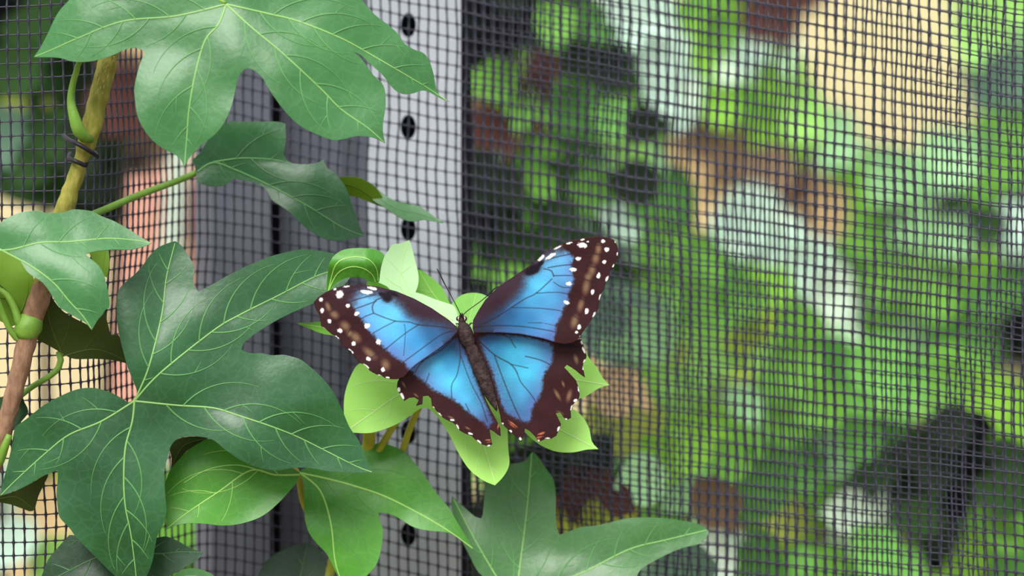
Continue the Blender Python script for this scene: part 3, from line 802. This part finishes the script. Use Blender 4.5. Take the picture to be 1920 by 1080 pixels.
build_leaf('leaf', [(322,1092),(332,1074),(350,1066),(375,1067),(402,1080),(410,1100),(360,1110)], [[(406,1098),(365,1080),(330,1084)]], 'leaf_grey', 0.006, fold=0.2, side=False, vmat='vein_dim', vw=1.6)
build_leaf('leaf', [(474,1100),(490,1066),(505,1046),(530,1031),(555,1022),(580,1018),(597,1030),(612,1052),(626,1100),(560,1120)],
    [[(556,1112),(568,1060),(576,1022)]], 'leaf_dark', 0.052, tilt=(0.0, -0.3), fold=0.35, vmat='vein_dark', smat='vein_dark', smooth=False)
build_leaf('leaf', [(-20,936),(0,930),(30,920),(60,905),(90,888),(84,905),(72,930),(62,958),(40,953),(20,946),(-10,940)], [[(-14,938),(30,932),(62,954)]], 'leaf_under', 0.006, fold=-0.2, side=False, vmat='vein_under', vw=1.6)
build_leaf('leaf', [(-20,760),(10,742),(36,735),(46,755),(53,772),(40,790),(15,815),(-20,830)], [[(-16,795),(20,770),(40,745)]], 'leaf_dark', 0.008, fold=0.2, side=False, vmat='vein_dark', vw=1.6)
build_leaf('leaf', [(322,858),(318,835),(335,822),(365,818),(390,822),(375,832),(350,846),(335,864),(322,884)], [[(388,822),(345,836),(322,876)]], 'leaf_under', 0.020, fold=-0.2, side=False, vmat='vein_under', vw=1.6)
build_leaf('leaf', [(168,470),(200,468),(205,490),(200,520),(188,515),(178,495)], [[(198,468),(192,512)]], 'leaf_olive', 0.008, fold=0.2, side=False, vmat='leaf_olive', vw=1.2)

# stems and petioles
def limb(name, pts, mat, seg=14, bumpy=0.0, label=None, step=9.0, parent=None):
    """pts: (px, py, Y, width px)"""
    C = catmull(pts, step)
    P = [at(p[0], p[1], p[2]) for p in C]
    R = [max(0.0003, p[3] / 2 * (p[2] + CAM_D) / FPX) for p in C]
    V, F = tube(P, R, seg)
    if bumpy:
        V = [v + Vector((mnoise.noise(v * 260), mnoise.noise(v * 260 + Vector((4, 4, 4))), mnoise.noise(v * 240 + Vector((9, 1, 2))))) * bumpy for v in V]
    o = mesh_obj(name, V, F, M[mat], parent or IVY)
    if label: o['label'] = label
    return o
st = limb('stem', [(252,-60,0.006,34),(225,20,0.004,35),(204,105,0.002,36),(186,180,-0.001,35),(170,245,-0.003,38),(155,290,-0.003,30),(140,335,-0.003,31),(118,400,-0.003,34),(98,470,-0.003,36),(78,540,-0.003,38)], 'bark_green', 18, 0.0006, 'yellowish green upper stem with rough bark', 5)
limb('stem', [(84,520,-0.003,37),(70,570,-0.003,40),(54,622,-0.003,38),(38,690,-0.003,35),(18,765,-0.003,33),(0,830,-0.003,33),(-40,960,-0.003,36),(-90,1120,-0.003,40),(-120,1300,-0.002,44),(-150,2200,0.0,50),(-160,3640,0.0,56)], 'bark_brown', 18, 0.0005, 'brown woody lower stem', 6)
limb('stem_node', [(60,596,-0.003,43),(54,612,-0.0035,50),(48,624,-0.0035,45),(46,630,-0.003,38)], 'petiole', 18, 0.0004, 'green ring where a leaf stalk leaves the stem', 4)
# lenticels on the upper bark
lr = random.Random(3)
lv, lf = [], []
Cst = catmull([(204,105),(186,180),(170,245),(155,290),(140,335),(118,400)], 3.0)
for i in range(90):
    p = Cst[lr.randrange(len(Cst))]
    off = lr.uniform(-13, 13)
    c = at(p[0] + off, p[1] + lr.uniform(-4, 4), -0.0005 - 0.0036 * math.sqrt(max(0.05, 1 - (off / 17) ** 2)))
    b = len(lv)
    l, w = lr.uniform(0.0006, 0.0012), 0.00022
    dirv = Vector((-0.28, 0, -1)).normalized()
    sd = Vector((1, 0, -0.28)).normalized()
    lv += [c + dirv * l, c + sd * w, c - dirv * l, c - sd * w, c + Vector((0, -0.0005, 0))]
    lf += [(b, b + 1, b + 4), (b + 1, b + 2, b + 4), (b + 2, b + 3, b + 4), (b + 3, b, b + 4)]
M['lenticel'] = mat_new('lenticel', (196, 178, 118), 0.8, 0.2, 0.1, 300)
mesh_obj('lenticels', lv, lf, M['lenticel'], st, smooth=False)['kind'] = 'stuff'

limb('petiole', [(172,262,-0.006,12),(158,258,-0.010,20),(148,246,-0.012,24),(140,222,-0.013,21),(133,190,-0.013,15),(136,160,-0.014,12),(144,132,-0.016,11),(152,110,-0.018,10),(200,40,-0.020,10),(320,-30,-0.022,9),(424,6,-0.026,8)], 'petiole')
limb('petiole', [(120,424,0.002,16),(150,412,0.006,15),(185,398,0.014,14),(260,366,0.026,13),(330,340,0.036,12),(372,322,0.041,11)], 'petiole', label='long green leaf stalk reaching right')
limb('petiole', [(30,752,0.004,11),(40,741,0.006,11),(62,724,0.008,11),(95,704,0.008,11),(110,689,0.008,12),(114,675,0.008,12),(110,660,0.009,11)], 'petiole', label='hooked leaf stalk')
limb('petiole', [(50,620,-0.005,18),(36,606,-0.006,16),(28,580,-0.006,14),(12,552,-0.006,12),(-20,535,-0.006,10)], 'petiole')
limb('petiole', [(-20,900,-0.002,20),(0,862,-0.004,18),(10,835,-0.006,15),(18,815,-0.006,12)], 'petiole')
limb('young_stem', [(700,740,0.032,22),(693,800,0.034,23),(690,840,0.042,24),(668,930,0.050,22),(632,1030,0.052,20),(612,1090,0.052,20),(560,1250,0.050,22),(420,1500,0.040,24),(200,2000,0.02,26),(-80,2900,0.0,28)], 'petiole_yellow', label='yellow green young stem below the pale leaf')
limb('petiole', [(770,740,0.026,11),(755,775,0.030,12),(735,803,0.034,13),(712,842,0.040,13),(690,880,0.046,12)], 'petiole_yellow')
limb('petiole', [(800,730,0.026,12),(785,765,0.030,12),(768,805,0.036,13),(752,852,0.042,13),(730,900,0.048,12)], 'petiole_yellow')
limb('petiole', [(540,868,0.030,9),(556,884,0.034,11),(562,905,0.040,12),(572,950,0.044,12),(610,1020,0.050,11)], 'petiole_yellow')
limb('petiole', [(560,890,0.030,8),(540,889,0.026,8),(512,890,0.016,7)], 'petiole')
limb('petiole', [(960,1150,0.048,10),(900,1200,0.052,11),(760,1300,0.052,12),(560,1260,0.050,12)], 'petiole')
limb('petiole', [(252,752,-0.0035,9),(258,775,0.004,10),(268,820,0.009,11),(256,900,0.010,11),(245,1000,0.010,11),(225,1090,0.009,12),(120,1200,0.004,12),(-100,1230,-0.003,13)], 'petiole')
limb('petiole', [(-30,462,-0.020,10),(-20,520,-0.012,11),(20,620,-0.006,12),(44,640,-0.004,12)], 'petiole')

# wire ties
def wire(pts, w):
    C = catmull(pts, 3.0)
    V, F = tube([at(p[0], p[1], p[2]) for p in C], w / 2 * PXM, 8)
    return V, F
wt = empty('wire_tie', at(155, 285, -0.003), 'black plastic wire looped twice around the upper stem', 'wire tie')
for pts in ([(120,254,0.004),(128,262,-0.004),(142,268,-0.010),(160,278,-0.0105),(174,287,-0.008),(182,293,-0.002),(178,286,0.004)], [(132,288,0.003),(129,296,-0.004),(138,301,-0.0085),(150,306,-0.0085),(160,310,-0.006),(163,304,0.0)]):
    V, F = wire(pts, 8.5)
    mesh_obj('loop', V, F, M['wire'], wt)

# ------------------------------------------------------------------ butterfly
BF = empty('butterfly', at(880, 650, 0.004), 'blue butterfly with dark brown white-spotted wing margins resting on pale leaves', 'butterfly')
def wing_mat():
    m = bpy.data.materials.new('wing_scales')
    m.use_nodes = True
    n = m.node_tree
    b = n.nodes['Principled BSDF']
    a = n.nodes.new('ShaderNodeAttribute')
    a.attribute_name = 'scale_colour'
    nz = n.nodes.new('ShaderNodeTexNoise')
    t = n.nodes.new('ShaderNodeTexCoord')
    nz.inputs['Scale'].default_value = 900
    nz.inputs['Detail'].default_value = 3
    n.links.new(t.outputs['Object'], nz.inputs['Vector'])
    bp = n.nodes.new('ShaderNodeBump')
    bp.inputs['Strength'].default_value = 0.15
    bp.inputs['Distance'].default_value = 0.0005
    n.links.new(nz.outputs['Fac'], bp.inputs['Height'])
    n.links.new(bp.outputs[0], b.inputs['Normal'])
    n.links.new(a.outputs['Color'], b.inputs['Base Color'])
    b.inputs['Roughness'].default_value = 0.5
    b.inputs['Specular IOR Level'].default_value = 0.16
    return m
M['wing'] = wing_mat()
AX0, AX1 = np.array([866., 600.]), np.array([930., 770.])
def axis_dist(P):
    d = (AX1 - AX0) / np.linalg.norm(AX1 - AX0)
    return np.abs((P - AX0) @ np.array([-d[1], d[0]]))
BROWN = np.array([52, 22, 25.]); DARK = np.array([42, 26, 34.])
def to_lin(c):
    c = np.clip(c / 255.0, 0, 1)
    return np.where(c <= 0.04045, c / 12.92, ((c + 0.055) / 1.055) ** 2.4)

def wing(name, outline, blue, ctrl, veins, white, tan, orange, dark, Y0, k, ybow, costal=None, label=None, seed=0.0, speck=None):
    O = polyline(outline, 1.6, True)
    V2, F = fill_outline(O, 1.5)
    n = len(V2)
    ad = axis_dist(V2)
    depthf = Y0 - k * ad * PXM + ybow * (ad / 150.0) ** 2 * 150 * PXM
    depthf = depthf + vnoise(V2, 60, seed + 1) * 0.0006
    V3 = at_np(V2, depthf)
    # colours of the scales
    n1 = vnoise(V2, 5.0, seed); n2 = vnoise(V2, 2.2, seed + 4); n3 = vnoise(V2, 22.0, seed + 8)
    sd = seg_dist(V2, blue, True)
    sd = np.where(inside(V2, blue), sd, -sd)
    wdt = np.full(n, 4.5)
    col = np.tile(BROWN, (n, 1)) * (1 + 0.10 * n3[:, None] + 0.06 * n2[:, None])
    if costal is not None:
        dc = seg_dist(V2, costal)
        cb = np.clip(1 - dc / 34.0, 0, 1)[:, None] ** 0.5
        col = col * (1 - cb) + np.array([56, 38, 52.]) * (1 + 0.08 * n2[:, None]) * cb
        wdt = np.where(dc < 40, 15.0, 4.5)
    # scalloped pale blotches
    for (x, y, a, b, ang) in tan:
        c, s = math.cos(math.radians(ang)), math.sin(math.radians(ang))
        u = (V2[:, 0] - x) * c + (V2[:, 1] - y) * s; v = -(V2[:, 0] - x) * s + (V2[:, 1] - y) * c
        al = np.clip(1.35 - np.sqrt((u / a) ** 2 + (v / b) ** 2) * 0.84, 0, 1)[:, None] * 0.85
        col = col * (1 - al) + np.array([132, 106, 78.]) * al
    W_ = np.zeros(n); B_ = np.zeros((n, 3))
    for (x, y, r, g, b) in ctrl:
        w = 1.0 / (((V2[:, 0] - x) ** 2 + (V2[:, 1] - y) ** 2) + 240.0) ** 1.45
        W_ += w; B_ += w[:, None] * np.array([r, g, b], float)
    bl = B_ / W_[:, None]
    bl = bl * np.array([0.78, 0.96, 0.95]) * (0.66 + 0.42 * np.clip((bl[:, 1:2] - 80) / 115.0, 0, 1.05))
    bl = bl * (1 + 0.05 * n2[:, None] + 0.05 * n3[:, None])
    t = np.clip((sd + n1 * 3.2 + n2 * 1.6 + wdt * 0.4) / (2 * wdt) + 0.25, 0, 1)
    t = (t * t * (3 - 2 * t))[:, None]
    lil = np.clip(1 - np.abs(sd - 5) / 11.0, 0, 1)[:, None] * 0.30 * (wdt < 6)[:, None]
    bl = bl * (1 - lil) + np.array([104, 108, 178.]) * lil
    col = col * (1 - t) + bl * t
    if speck is not None:
        ds = seg_dist(V2, speck)
        sp = ((vnoise(V2, 1.7, seed + 20) > 0.30) & (ds < 26)).astype(float)[:, None] * np.clip(1 - ds / 30.0, 0, 1)[:, None] * 0.42
        col = col * (1 - sp) + np.array([44, 52, 86.]) * sp
    for pts, w in veins:
        dv = seg_dist(V2, catmull(pts, 4.0))
        al = np.exp(-(dv / (w * 0.85)) ** 2)[:, None] * 0.76
        col = col * (1 - al) + (DARK * 0.9) * al
    for (x, y, a, b, ang) in dark:
        c, s = math.cos(math.radians(ang)), math.sin(math.radians(ang))
        u = (V2[:, 0] - x) * c + (V2[:, 1] - y) * s; v = -(V2[:, 0] - x) * s + (V2[:, 1] - y) * c
        al = np.clip(2.2 - 1.6 * np.sqrt((u / a) ** 2 + (v / b) ** 2) + n1 * 0.3, 0, 1)[:, None]
        col = col * (1 - al) + np.array([24, 16, 28.]) * al
    de = seg_dist(V2, O, True) if len(O) < 10 else _coarse(V2, O)
    al = np.clip(1 - de / 2.6, 0, 1)[:, None] * 0.75
    col = col * (1 - al) + np.array([46, 22, 26.]) * al
    for lst, cc, hard in ((orange, (186, 104, 70), 1.6), (white, (250, 248, 242), 3.0)):
        for (x, y, a, b, ang) in lst:
            c, s = math.cos(math.radians(ang)), math.sin(math.radians(ang))
            u = (V2[:, 0] - x) * c + (V2[:, 1] - y) * s; v = -(V2[:, 0] - x) * s + (V2[:, 1] - y) * c
            q = np.sqrt((u / a) ** 2 + (v / b) ** 2) * 1.1
            al = np.clip((1.12 - q + n2 * 0.3 + n1 * 0.25) * hard, 0, 1)[:, None]
            col = col * (1 - al) + np.array(cc, float) * al
    o = mesh_obj(name, V3, F, M['wing'], BF)
    at_ = o.data.attributes.new('scale_colour', 'FLOAT_COLOR', 'POINT')
    L = np.concatenate([to_lin(col), np.ones((n, 1))], 1).astype(np.float32)
    at_.data.foreach_set('color', L.ravel())
    s = o.modifiers.new('thickness', 'SOLIDIFY'); s.thickness = 0.00018; s.offset = -1
    if label: o['label'] = label
    return o

LFc = [(858,614),(842,600),(810,578),(777,560),(743,546),(710,537.5),(677,533),(647,535),(627,540),(610,548),(597,557),(588,567)]
wing('forewing', LFc + [(591,577),(600,593),(602,612),(612,618),(622,627),(630,631),(637,638),(642,648),(650,654),(658,658),(663,667),(673,680),(682,683),(688,688),(693,695),(707,703),(716,705),(722,709),(735,711),(745,711),(757,707),(770,693),(780,684),(800,670),(822,655),(845,637),(858,622)],
     [(852,618),(833,609),(793,600),(768,590),(752,573),(738,562),(726,560),(715,553),(698,550),(684,546),(670,549),(660,565),(662,575),(670,588),(673,593),(683,605),(693,623),(702,630),(710,643),(723,655),(735,667),(757,680),(767,694),(780,690),(822,660),(858,626)],
     [(840,622,72,92,145),(800,605,84,108,165),(810,630,60,118,185),(780,640,72,158,225),(745,590,125,196,240),(720,600,128,198,242),(740,630,108,190,240),(700,600,120,174,232),(690,560,128,184,232),(675,565,132,162,216),(720,640,118,168,232),(740,660,118,145,218),(760,670,126,152,216),(790,660,98,168,230),(780,585,92,110,165),(820,648,82,120,182),(765,610,95,180,236)],
     [([(858,618),(827,613),(785,609),(768,604),(742,602),(720,595),(700,587)],1.1),([(700,586),(698,575),(705,563),(716,558)],1.3),([(785,609),(760,625),(725,653)],1.0),([(742,602),(720,613),(700,624)],0.9),([(699,588),(680,596),(660,613),(650,628),(640,640)],1.1),([(705,565),(683,573),(660,582),(633,600),(612,612)],1.2),([(705,552),(667,562),(640,573),(610,590)],1.2),([(852,620),(827,628),(785,658),(755,680)],1.0),([(758,608),(760,623),(757,667)],0.7),([(725,653),(700,668),(680,682)],1.2),([(700,624),(680,645),(660,662)],1.0),([(668,545),(640,553),(606,566)],1.0)],
     [(637,552,7.5,8.5,20),(602,562,4,4.5,0),(604,582,4,5.5,0),(652,573,5,4,0),(669,588,6,4,-25),(617.5,602,4.2,4.2,0),(637.5,620,5.5,4.2,30),(663,644,4.5,4.5,0),(691,673,5,4,30),(718,693,4,4.8,0),(688,611,6,5,-30),(710,641,5,6,0),(698,540.5,11,3.2,12),(650,537,7,1.8,-8),(628,542.5,3.5,2,-30),(607,616.5,5,2,35),(632,633,6,2,40),(658,658.5,7,2,45),(687,687,7,2,40),(712,704.5,5,2,20),(727,708,4,2,5),(687,547.5,13,4,6)],
     [(615,575,4,8,-20),(627,590,8,6,40),(647,611,9,7,40),(667,632,10,7,45),(693,662,13,6,40),(723,684,7,9,-20),(655,625,5,5,0)], [],
     [(726,557,9,9,0),(716,552,6,4,20),(738,551,10,3,25)], -0.0022, 0.22, 0.05, costal=LFc[:8], label='left forewing', seed=1.0)
RFc = [(886,616),(887,600),(897,582),(910,562),(935,537),(968,515),(1002,492),(1018,475),(1043,462),(1068,452),(1093,446),(1118,443),(1140,445),(1152,450)]
wing('forewing', RFc + [(1157,460),(1159,473),(1157,485),(1150,502),(1143,510),(1142,520),(1135,532),(1133,542),(1128,549),(1123,565),(1122,578),(1117,588),(1110,598),(1102,610),(1093,622),(1088,630),(1082,638),(1073,643),(1057,645),(1040,642),(1018,635),(977,627),(943,624),(902,624),(888,624)],
     [(890,618),(897,606),(918,592),(938,578),(963,557),(980,537),(984,520),(992,515),(1000,509),(1012,501),(1010,497),(1020,486),(1043,471),(1060,469),(1077,483),(1072,493),(1073,513),(1077,523),(1072,540),(1065,552),(1067,562),(1057,578),(1053,593),(1043,610),(1042,627),(1037,643),(977,629),(900,626)],
     [(900,612,66,60,90),(930,600,70,92,148),(950,590,58,112,178),(980,600,62,132,198),(960,612,64,128,192),(990,560,96,176,226),(1010,535,106,192,236),(1030,500,118,176,226),(1050,490,128,176,226),(1060,520,118,162,222),(1040,560,106,178,232),(1050,580,112,152,216),(1030,600,104,168,228),(1020,620,108,155,220),(990,615,80,155,215),(972,560,72,120,182),(1035,630,122,126,196),(1060,550,112,136,202),(920,615,62,80,128)],
     [([(889,614),(927,597),(960,576),(985,560),(1005,550),(1035,523)],1.1),([(1038,518),(1034,508),(1020,504)],1.3),([(1005,550),(1043,548),(1067,552),(1093,562),(1108,572)],0.9),([(960,577),(1010,578),(1052,583),(1077,593),(1090,602)],0.9),([(1038,517),(1073,517),(1093,523),(1120,530)],1.1),([(1027,502),(1060,497),(1093,497),(1140,507)],1.2),([(1022,488),(1052,480),(1093,474),(1143,480)],1.2),([(1038,529),(1053,538),(1072,539)],0.9),([(889,615),(918,611),(977,612),(1040,622),(1065,630)],1.1),([(990,605),(1020,606),(1045,612)],0.6),([(1067,552),(1090,560)],1.0),([(1060,455),(1100,458),(1140,461)],1.0)],
     [(1092,459.5,10.5,5.5,8),(1131,452,4,4,0),(1137.5,468,5,5,30),(1154,453,2.2,2.8,0),(1133,491,4,4,0),(1122.5,517,4,6,10),(1111,547.5,3.8,6,8),(1100,583,3.8,6.5,12),(1084,485,6,4,0),(1075,505.5,8,3.6,0),(1067,532,6,4,10),(1062.5,567,6,4,20),(1086,613,4,5,20),(1081,623,3,3,0),(1089,632,3.2,2.6,-20),(1158,476,1.6,4,5),(1150.5,498,1.8,4,20),(1138,523,2.6,6,20),(1126,556,2.6,7,20),(1114,591,2.6,7.5,20),(1015,484,9,3.4,-42),(1033,480,13,4,-34),(1067,456,6.5,1.8,-18),(1092,449.5,5,1.6,-12),(1046,464,10,1.6,-26),(1102,453,3,1.6,0)],
     [(1122,467,5,9,5),(1117,485,6,9,10),(1110,507,6,9,10),(1103,519,6,6,0),(1099,538,6,13,10),(1089,572,5,11,15),(1077,603,6,11,15)], [],
     [(1001,505,11,8,-25),(1012,495,9,4,-40),(992,510,8,6,0)], -0.0022, 0.20, 0.05, costal=RFc[:8], label='right forewing', seed=11.0)
wing('hindwing', [(860,618),(868,636),(878,662),(890,695),(900,722),(912,752),(922,772),(930,786),(938,803),(939,818),(933,815),(926,809),(918,805),(920,818),(923,833),(917,838),(910,835),(903,833),(897,829),(892,825),(885,818),(878,815),(870,812),(863,808),(858,803),(855,798),(850,793),(843,790),(837,787),(830,783),(824,777),(820,773),(815,766),(810,762),(808,747),(803,742),(793,743),(792,758),(780,761),(785,750),(777,745),(767,746),(758,752),(752,743),(744,730),(745,717),(750,706),(770,688),(800,664),(840,632)],
     [(846,634),(800,668),(764,694),(770,695),(783,708),(797,718),(813,732),(830,740),(847,748),(863,760),(877,773),(892,783),(908,795),(915,803),(926,790),(914,765),(902,735),(890,702),(872,655),(858,634)],
     [(850,645,68,98,158),(840,670,62,150,208),(820,690,95,196,241),(790,690,130,172,232),(780,700,128,152,212),(870,690,74,160,206),(880,720,88,160,206),(850,720,100,202,242),(820,715,110,174,228),(870,750,100,190,236),(900,750,92,150,198),(890,775,104,166,216),(915,790,100,108,170),(925,785,88,84,140),(855,742,108,182,232),(866,650,56,70,112),(800,712,126,160,220)],
     [([(853,633),(825,658),(793,677),(777,700)],0.9),([(860,638),(863,668),(857,702),(847,722),(847,745)],1.0),([(864,668),(883,718),(902,755),(914,792)],0.9),([(873,757),(882,775)],0.9),([(805,700),(797,722),(792,740)],0.9),([(880,668),(896,712),(916,765),(922,782)],0.6)],
     [(747.5,731,3.8,5,10),(754,743,3.8,7,-15),(824,777,6,1.8,40),(848,787.5,5,2,10),(858,800,1.8,6,-25),(882,813,5,2,15),(898,828,5.5,1.8,40),(916,836,4,1.8,-25),(813,765,3,2,40)],
     [(757,721,2,6,-30),(780,741,5,1.5,40),(846,783,6,1.5,25),(877,803,5,1.5,30)], [(934,800,1.3,7,12),(915,825,7,1.4,-5),(917,829,6,1.0,-5),(812,763,3,1.5,30)],
     [], 0.0012, 0.12, 0.06, label='left hindwing with torn edge', seed=21.0, speck=[(875,665),(905,735),(925,780)])
wing('hindwing', [(888,618),(905,620),(943,621),(977,624),(1018,632),(1040,639),(1057,642),(1075,640),(1083,637),(1089,634),(1092,642),(1095,650),(1097,656),(1100,667),(1098,675),(1094,681),(1093,687),(1095,698),(1097,708),(1088,702),(1080,695),(1073,690),(1063,684),(1058,689),(1064,695),(1070,702),(1080,713),(1085,727),(1087,740),(1085,748),(1080,753),(1074,759),(1072,765),(1070,771),(1071,783),(1062,788),(1057,783),(1050,773),(1042,775),(1047,785),(1052,795),(1049,805),(1043,817),(1033,823),(1022,823),(1010,829),(1003,818),(993,808),(984,803),(983,817),(977,828),(970,820),(958,811),(947,800),(940,793),(938,780),(931,753),(922,727),(914,702),(904,680),(896,660),(889,640)],
     [(896,634),(915,626),(977,629),(1030,641),(1037,650),(1037,663),(1035,680),(1027,692),(1020,703),(1018,713),(1017,730),(1012,743),(1007,753),(998,767),(997,783),(990,793),(977,790),(960,782),(948,773),(940,760),(932,732),(922,696),(908,664)],
     [(905,635,60,84,140),(930,650,66,150,202),(960,660,86,186,228),(1000,650,106,186,232),(1025,650,110,150,212),(960,700,86,182,218),(940,720,88,150,192),(930,690,84,150,192),(990,700,86,196,232),(1010,690,100,186,232),(1030,675,114,142,206),(1005,730,110,162,216),(980,740,90,176,222),(960,760,90,152,202),(985,775,98,130,192),(950,740,84,146,192),(1000,750,108,120,190),(960,780,98,108,166),(925,632,50,100,160),(950,638,64,150,200)],
     [([(892,633),(927,665),(958,683),(970,700)],1.3),([(927,666),(940,702),(952,733),(967,768),(979,792)],1.2),([(958,683),(990,690)],0.9),([(970,700),(977,717),(992,735),(1007,757),(1012,770)],1.0),([(943,628),(956,634),(962,645),(967,652)],0.9),([(985,668),(1013,675),(1030,683)],1.1),([(910,625),(943,624),(977,628),(1018,637),(1040,643)],1.6),([(1035,676),(1056,688)],0.8),([(1023,790),(1035,810)],0.8)],
     [(1089,634,3,2.2,-20),(1091,642,2.6,4,-15),(1094.5,656,2.6,6.5,-20),(1096,678,2.6,5.5,15),(1094,690,2.2,5,10),(1085.5,730,1.8,6.5,-10),(1079,751,4.2,3,-30),(1072,765,2.2,6.5,10),(1060,786.5,4.5,2.2,-10),(1047.5,804,2.2,6,15),(1027,822,5.5,1.6,0),(1010,826.5,2.4,1.8,-20),(975.5,823,2.6,3.6,-15),(957,808.5,4.2,2.8,20),(942.5,794.5,2.6,1.6,0)],
     [(1080,673,3.6,8,-15),(1067,742,4,10,15),(1050,775,6,3,30),(1056,720,2,5,-20),(1045,740,3,10,-30)], [(962,795,13,1.7,38),(960,798,9,1.0,38),(1015,813,9,2.6,-18),(1012,819.5,9,1.4,-12),(1008,824,6,1.0,-12)],
     [(1068,649,20,3.0,4)], 0.0012, 0.12, 0.06, label='right hindwing with notched edge', seed=31.0, speck=[(905,655),(930,715),(950,770)])

# body: head, thorax and abdomen in one surface
M['fur'] = mat_new('body_fur', (74, 60, 58), 0.9, 0.15, 0.0, 500, 0.8, 900, col2=(46, 34, 35))
body = [(864.5,589,3),(865,592,9),(865.5,598,14),(866.5,603,13),(867,607,15),(868.5,612,22),(872,622,28),(876,634,28),(880,644,24),(881.5,648,20),(884,654,22.5),(887,661,24),(888,664,23),(891,670,26),(893.5,676,26.5),(894.5,679,25.4),(898,687,27),(900,693,27),(901.5,696,26),(904.5,704,26.5),(907.5,712,25.5),(909,716,24.5),(912,724,24),(915,732,22.5),(916.5,735,21.3),(920,743,18.5),(924,753,14),(928,762,9),(931,769,4),(932,771,1)]
Cb = catmull(body, 2.0)
P = [at(p[0], p[1], 0.0) for p in Cb]
R = [max(0.0001, p[2] / 2 * PXM) for p in Cb]
V, F = tube(P, R, 18)
V = [v + Vector((mnoise.noise(v * 900), mnoise.noise(v * 900 + Vector((3, 3, 3))), 0)) * 0.00018 for v in V]
mesh_obj('body', V, F, M['fur'], BF)
M['eye'] = mat_new('eye_dark', (52, 30, 28), 0.15, 0.6, 0.1, 800)
M['eye_rim'] = mat_new('eye_rim', (222, 208, 188), 0.5, 0.4, 0.05, 800)
M['feeler'] = mat_new('antenna_black', (34, 26, 26), 0.5, 0.4, 0.1, 800)
def ball(name, c, r, mat, parent, sc=(1, 1, 1)):
    bm = bmesh.new()
    bmesh.ops.create_uvsphere(bm, u_segments=14, v_segments=10, radius=r)
    for v in bm.verts: v.co = Vector((v.co.x * sc[0], v.co.y * sc[1], v.co.z * sc[2])) + c
    me = bpy.data.meshes.new(name); bm.to_mesh(me); bm.free()
    me.polygons.foreach_set('use_smooth', [True] * len(me.polygons))
    me.materials.append(mat)
    o = bpy.data.objects.new(name, me); COL.objects.link(o); setpar(o, parent)
    return o
for (x, sgn) in ((858.5, -1), (872.5, 1)):
    e = ball('eye', at(x, 597.5, -0.0004), 4.2 * PXM, M['eye'], BF, (0.85, 1, 1.1))
    V, F = tube([at(x - sgn * 2.2, 593.5, -0.0012), at(x - sgn * 0.9, 597.0, -0.00145), at(x - sgn * 1.3, 601.5, -0.0010)], [0.0001, 0.00024, 0.0001], 6)
    mesh_obj('eye_rim', V, F, M['eye_rim'], e)
for pts in ([(863.5,591,-0.001),(859,580,-0.003),(846,555,-0.006),(832,529,-0.008),(824,512,-0.0085),(819,504,-0.0085)], [(868.5,590,-0.001),(880,580,-0.003),(897,568,-0.006),(912,556,-0.008),(925,543,-0.0095),(934,537,-0.0105)]):
    C = catmull(pts, 3.0)
    n = len(C)
    V, F = tube([at(p[0], p[1], p[2]) for p in C], [(0.8 if i < n * 0.55 else 0.8 + 0.5 * math.sin(math.pi * min(1, (i / n - 0.55) / 0.45))) * PXM for i in range(n)], 7)
    mesh_obj('antenna', V, F, M['feeler'], BF)
for (x0, x1) in ((862.5, 864.6), (869, 866.6)):
    V, F = tube([at(x0, 597, -0.001), at((x0 + x1) / 2, 591, -0.0012), at(x1, 586.5, -0.0008)], [0.0004, 0.0004, 0.0001], 7)
    mesh_obj('palp', V, F, M['fur'], BF)
for (x, y, x2, y2) in ((866,616,852,606),(876,614,890,606),(870,630,846,640),(882,628,904,638)):
    V, F = tube([at(x, y, 0.002), at((x + x2) / 2, (y + y2) / 2 - 4, 0.008), at(x2, y2, 0.019)], [0.0004, 0.0003, 0.0002], 6)
    mesh_obj('leg', V, F, M['feeler'], BF)
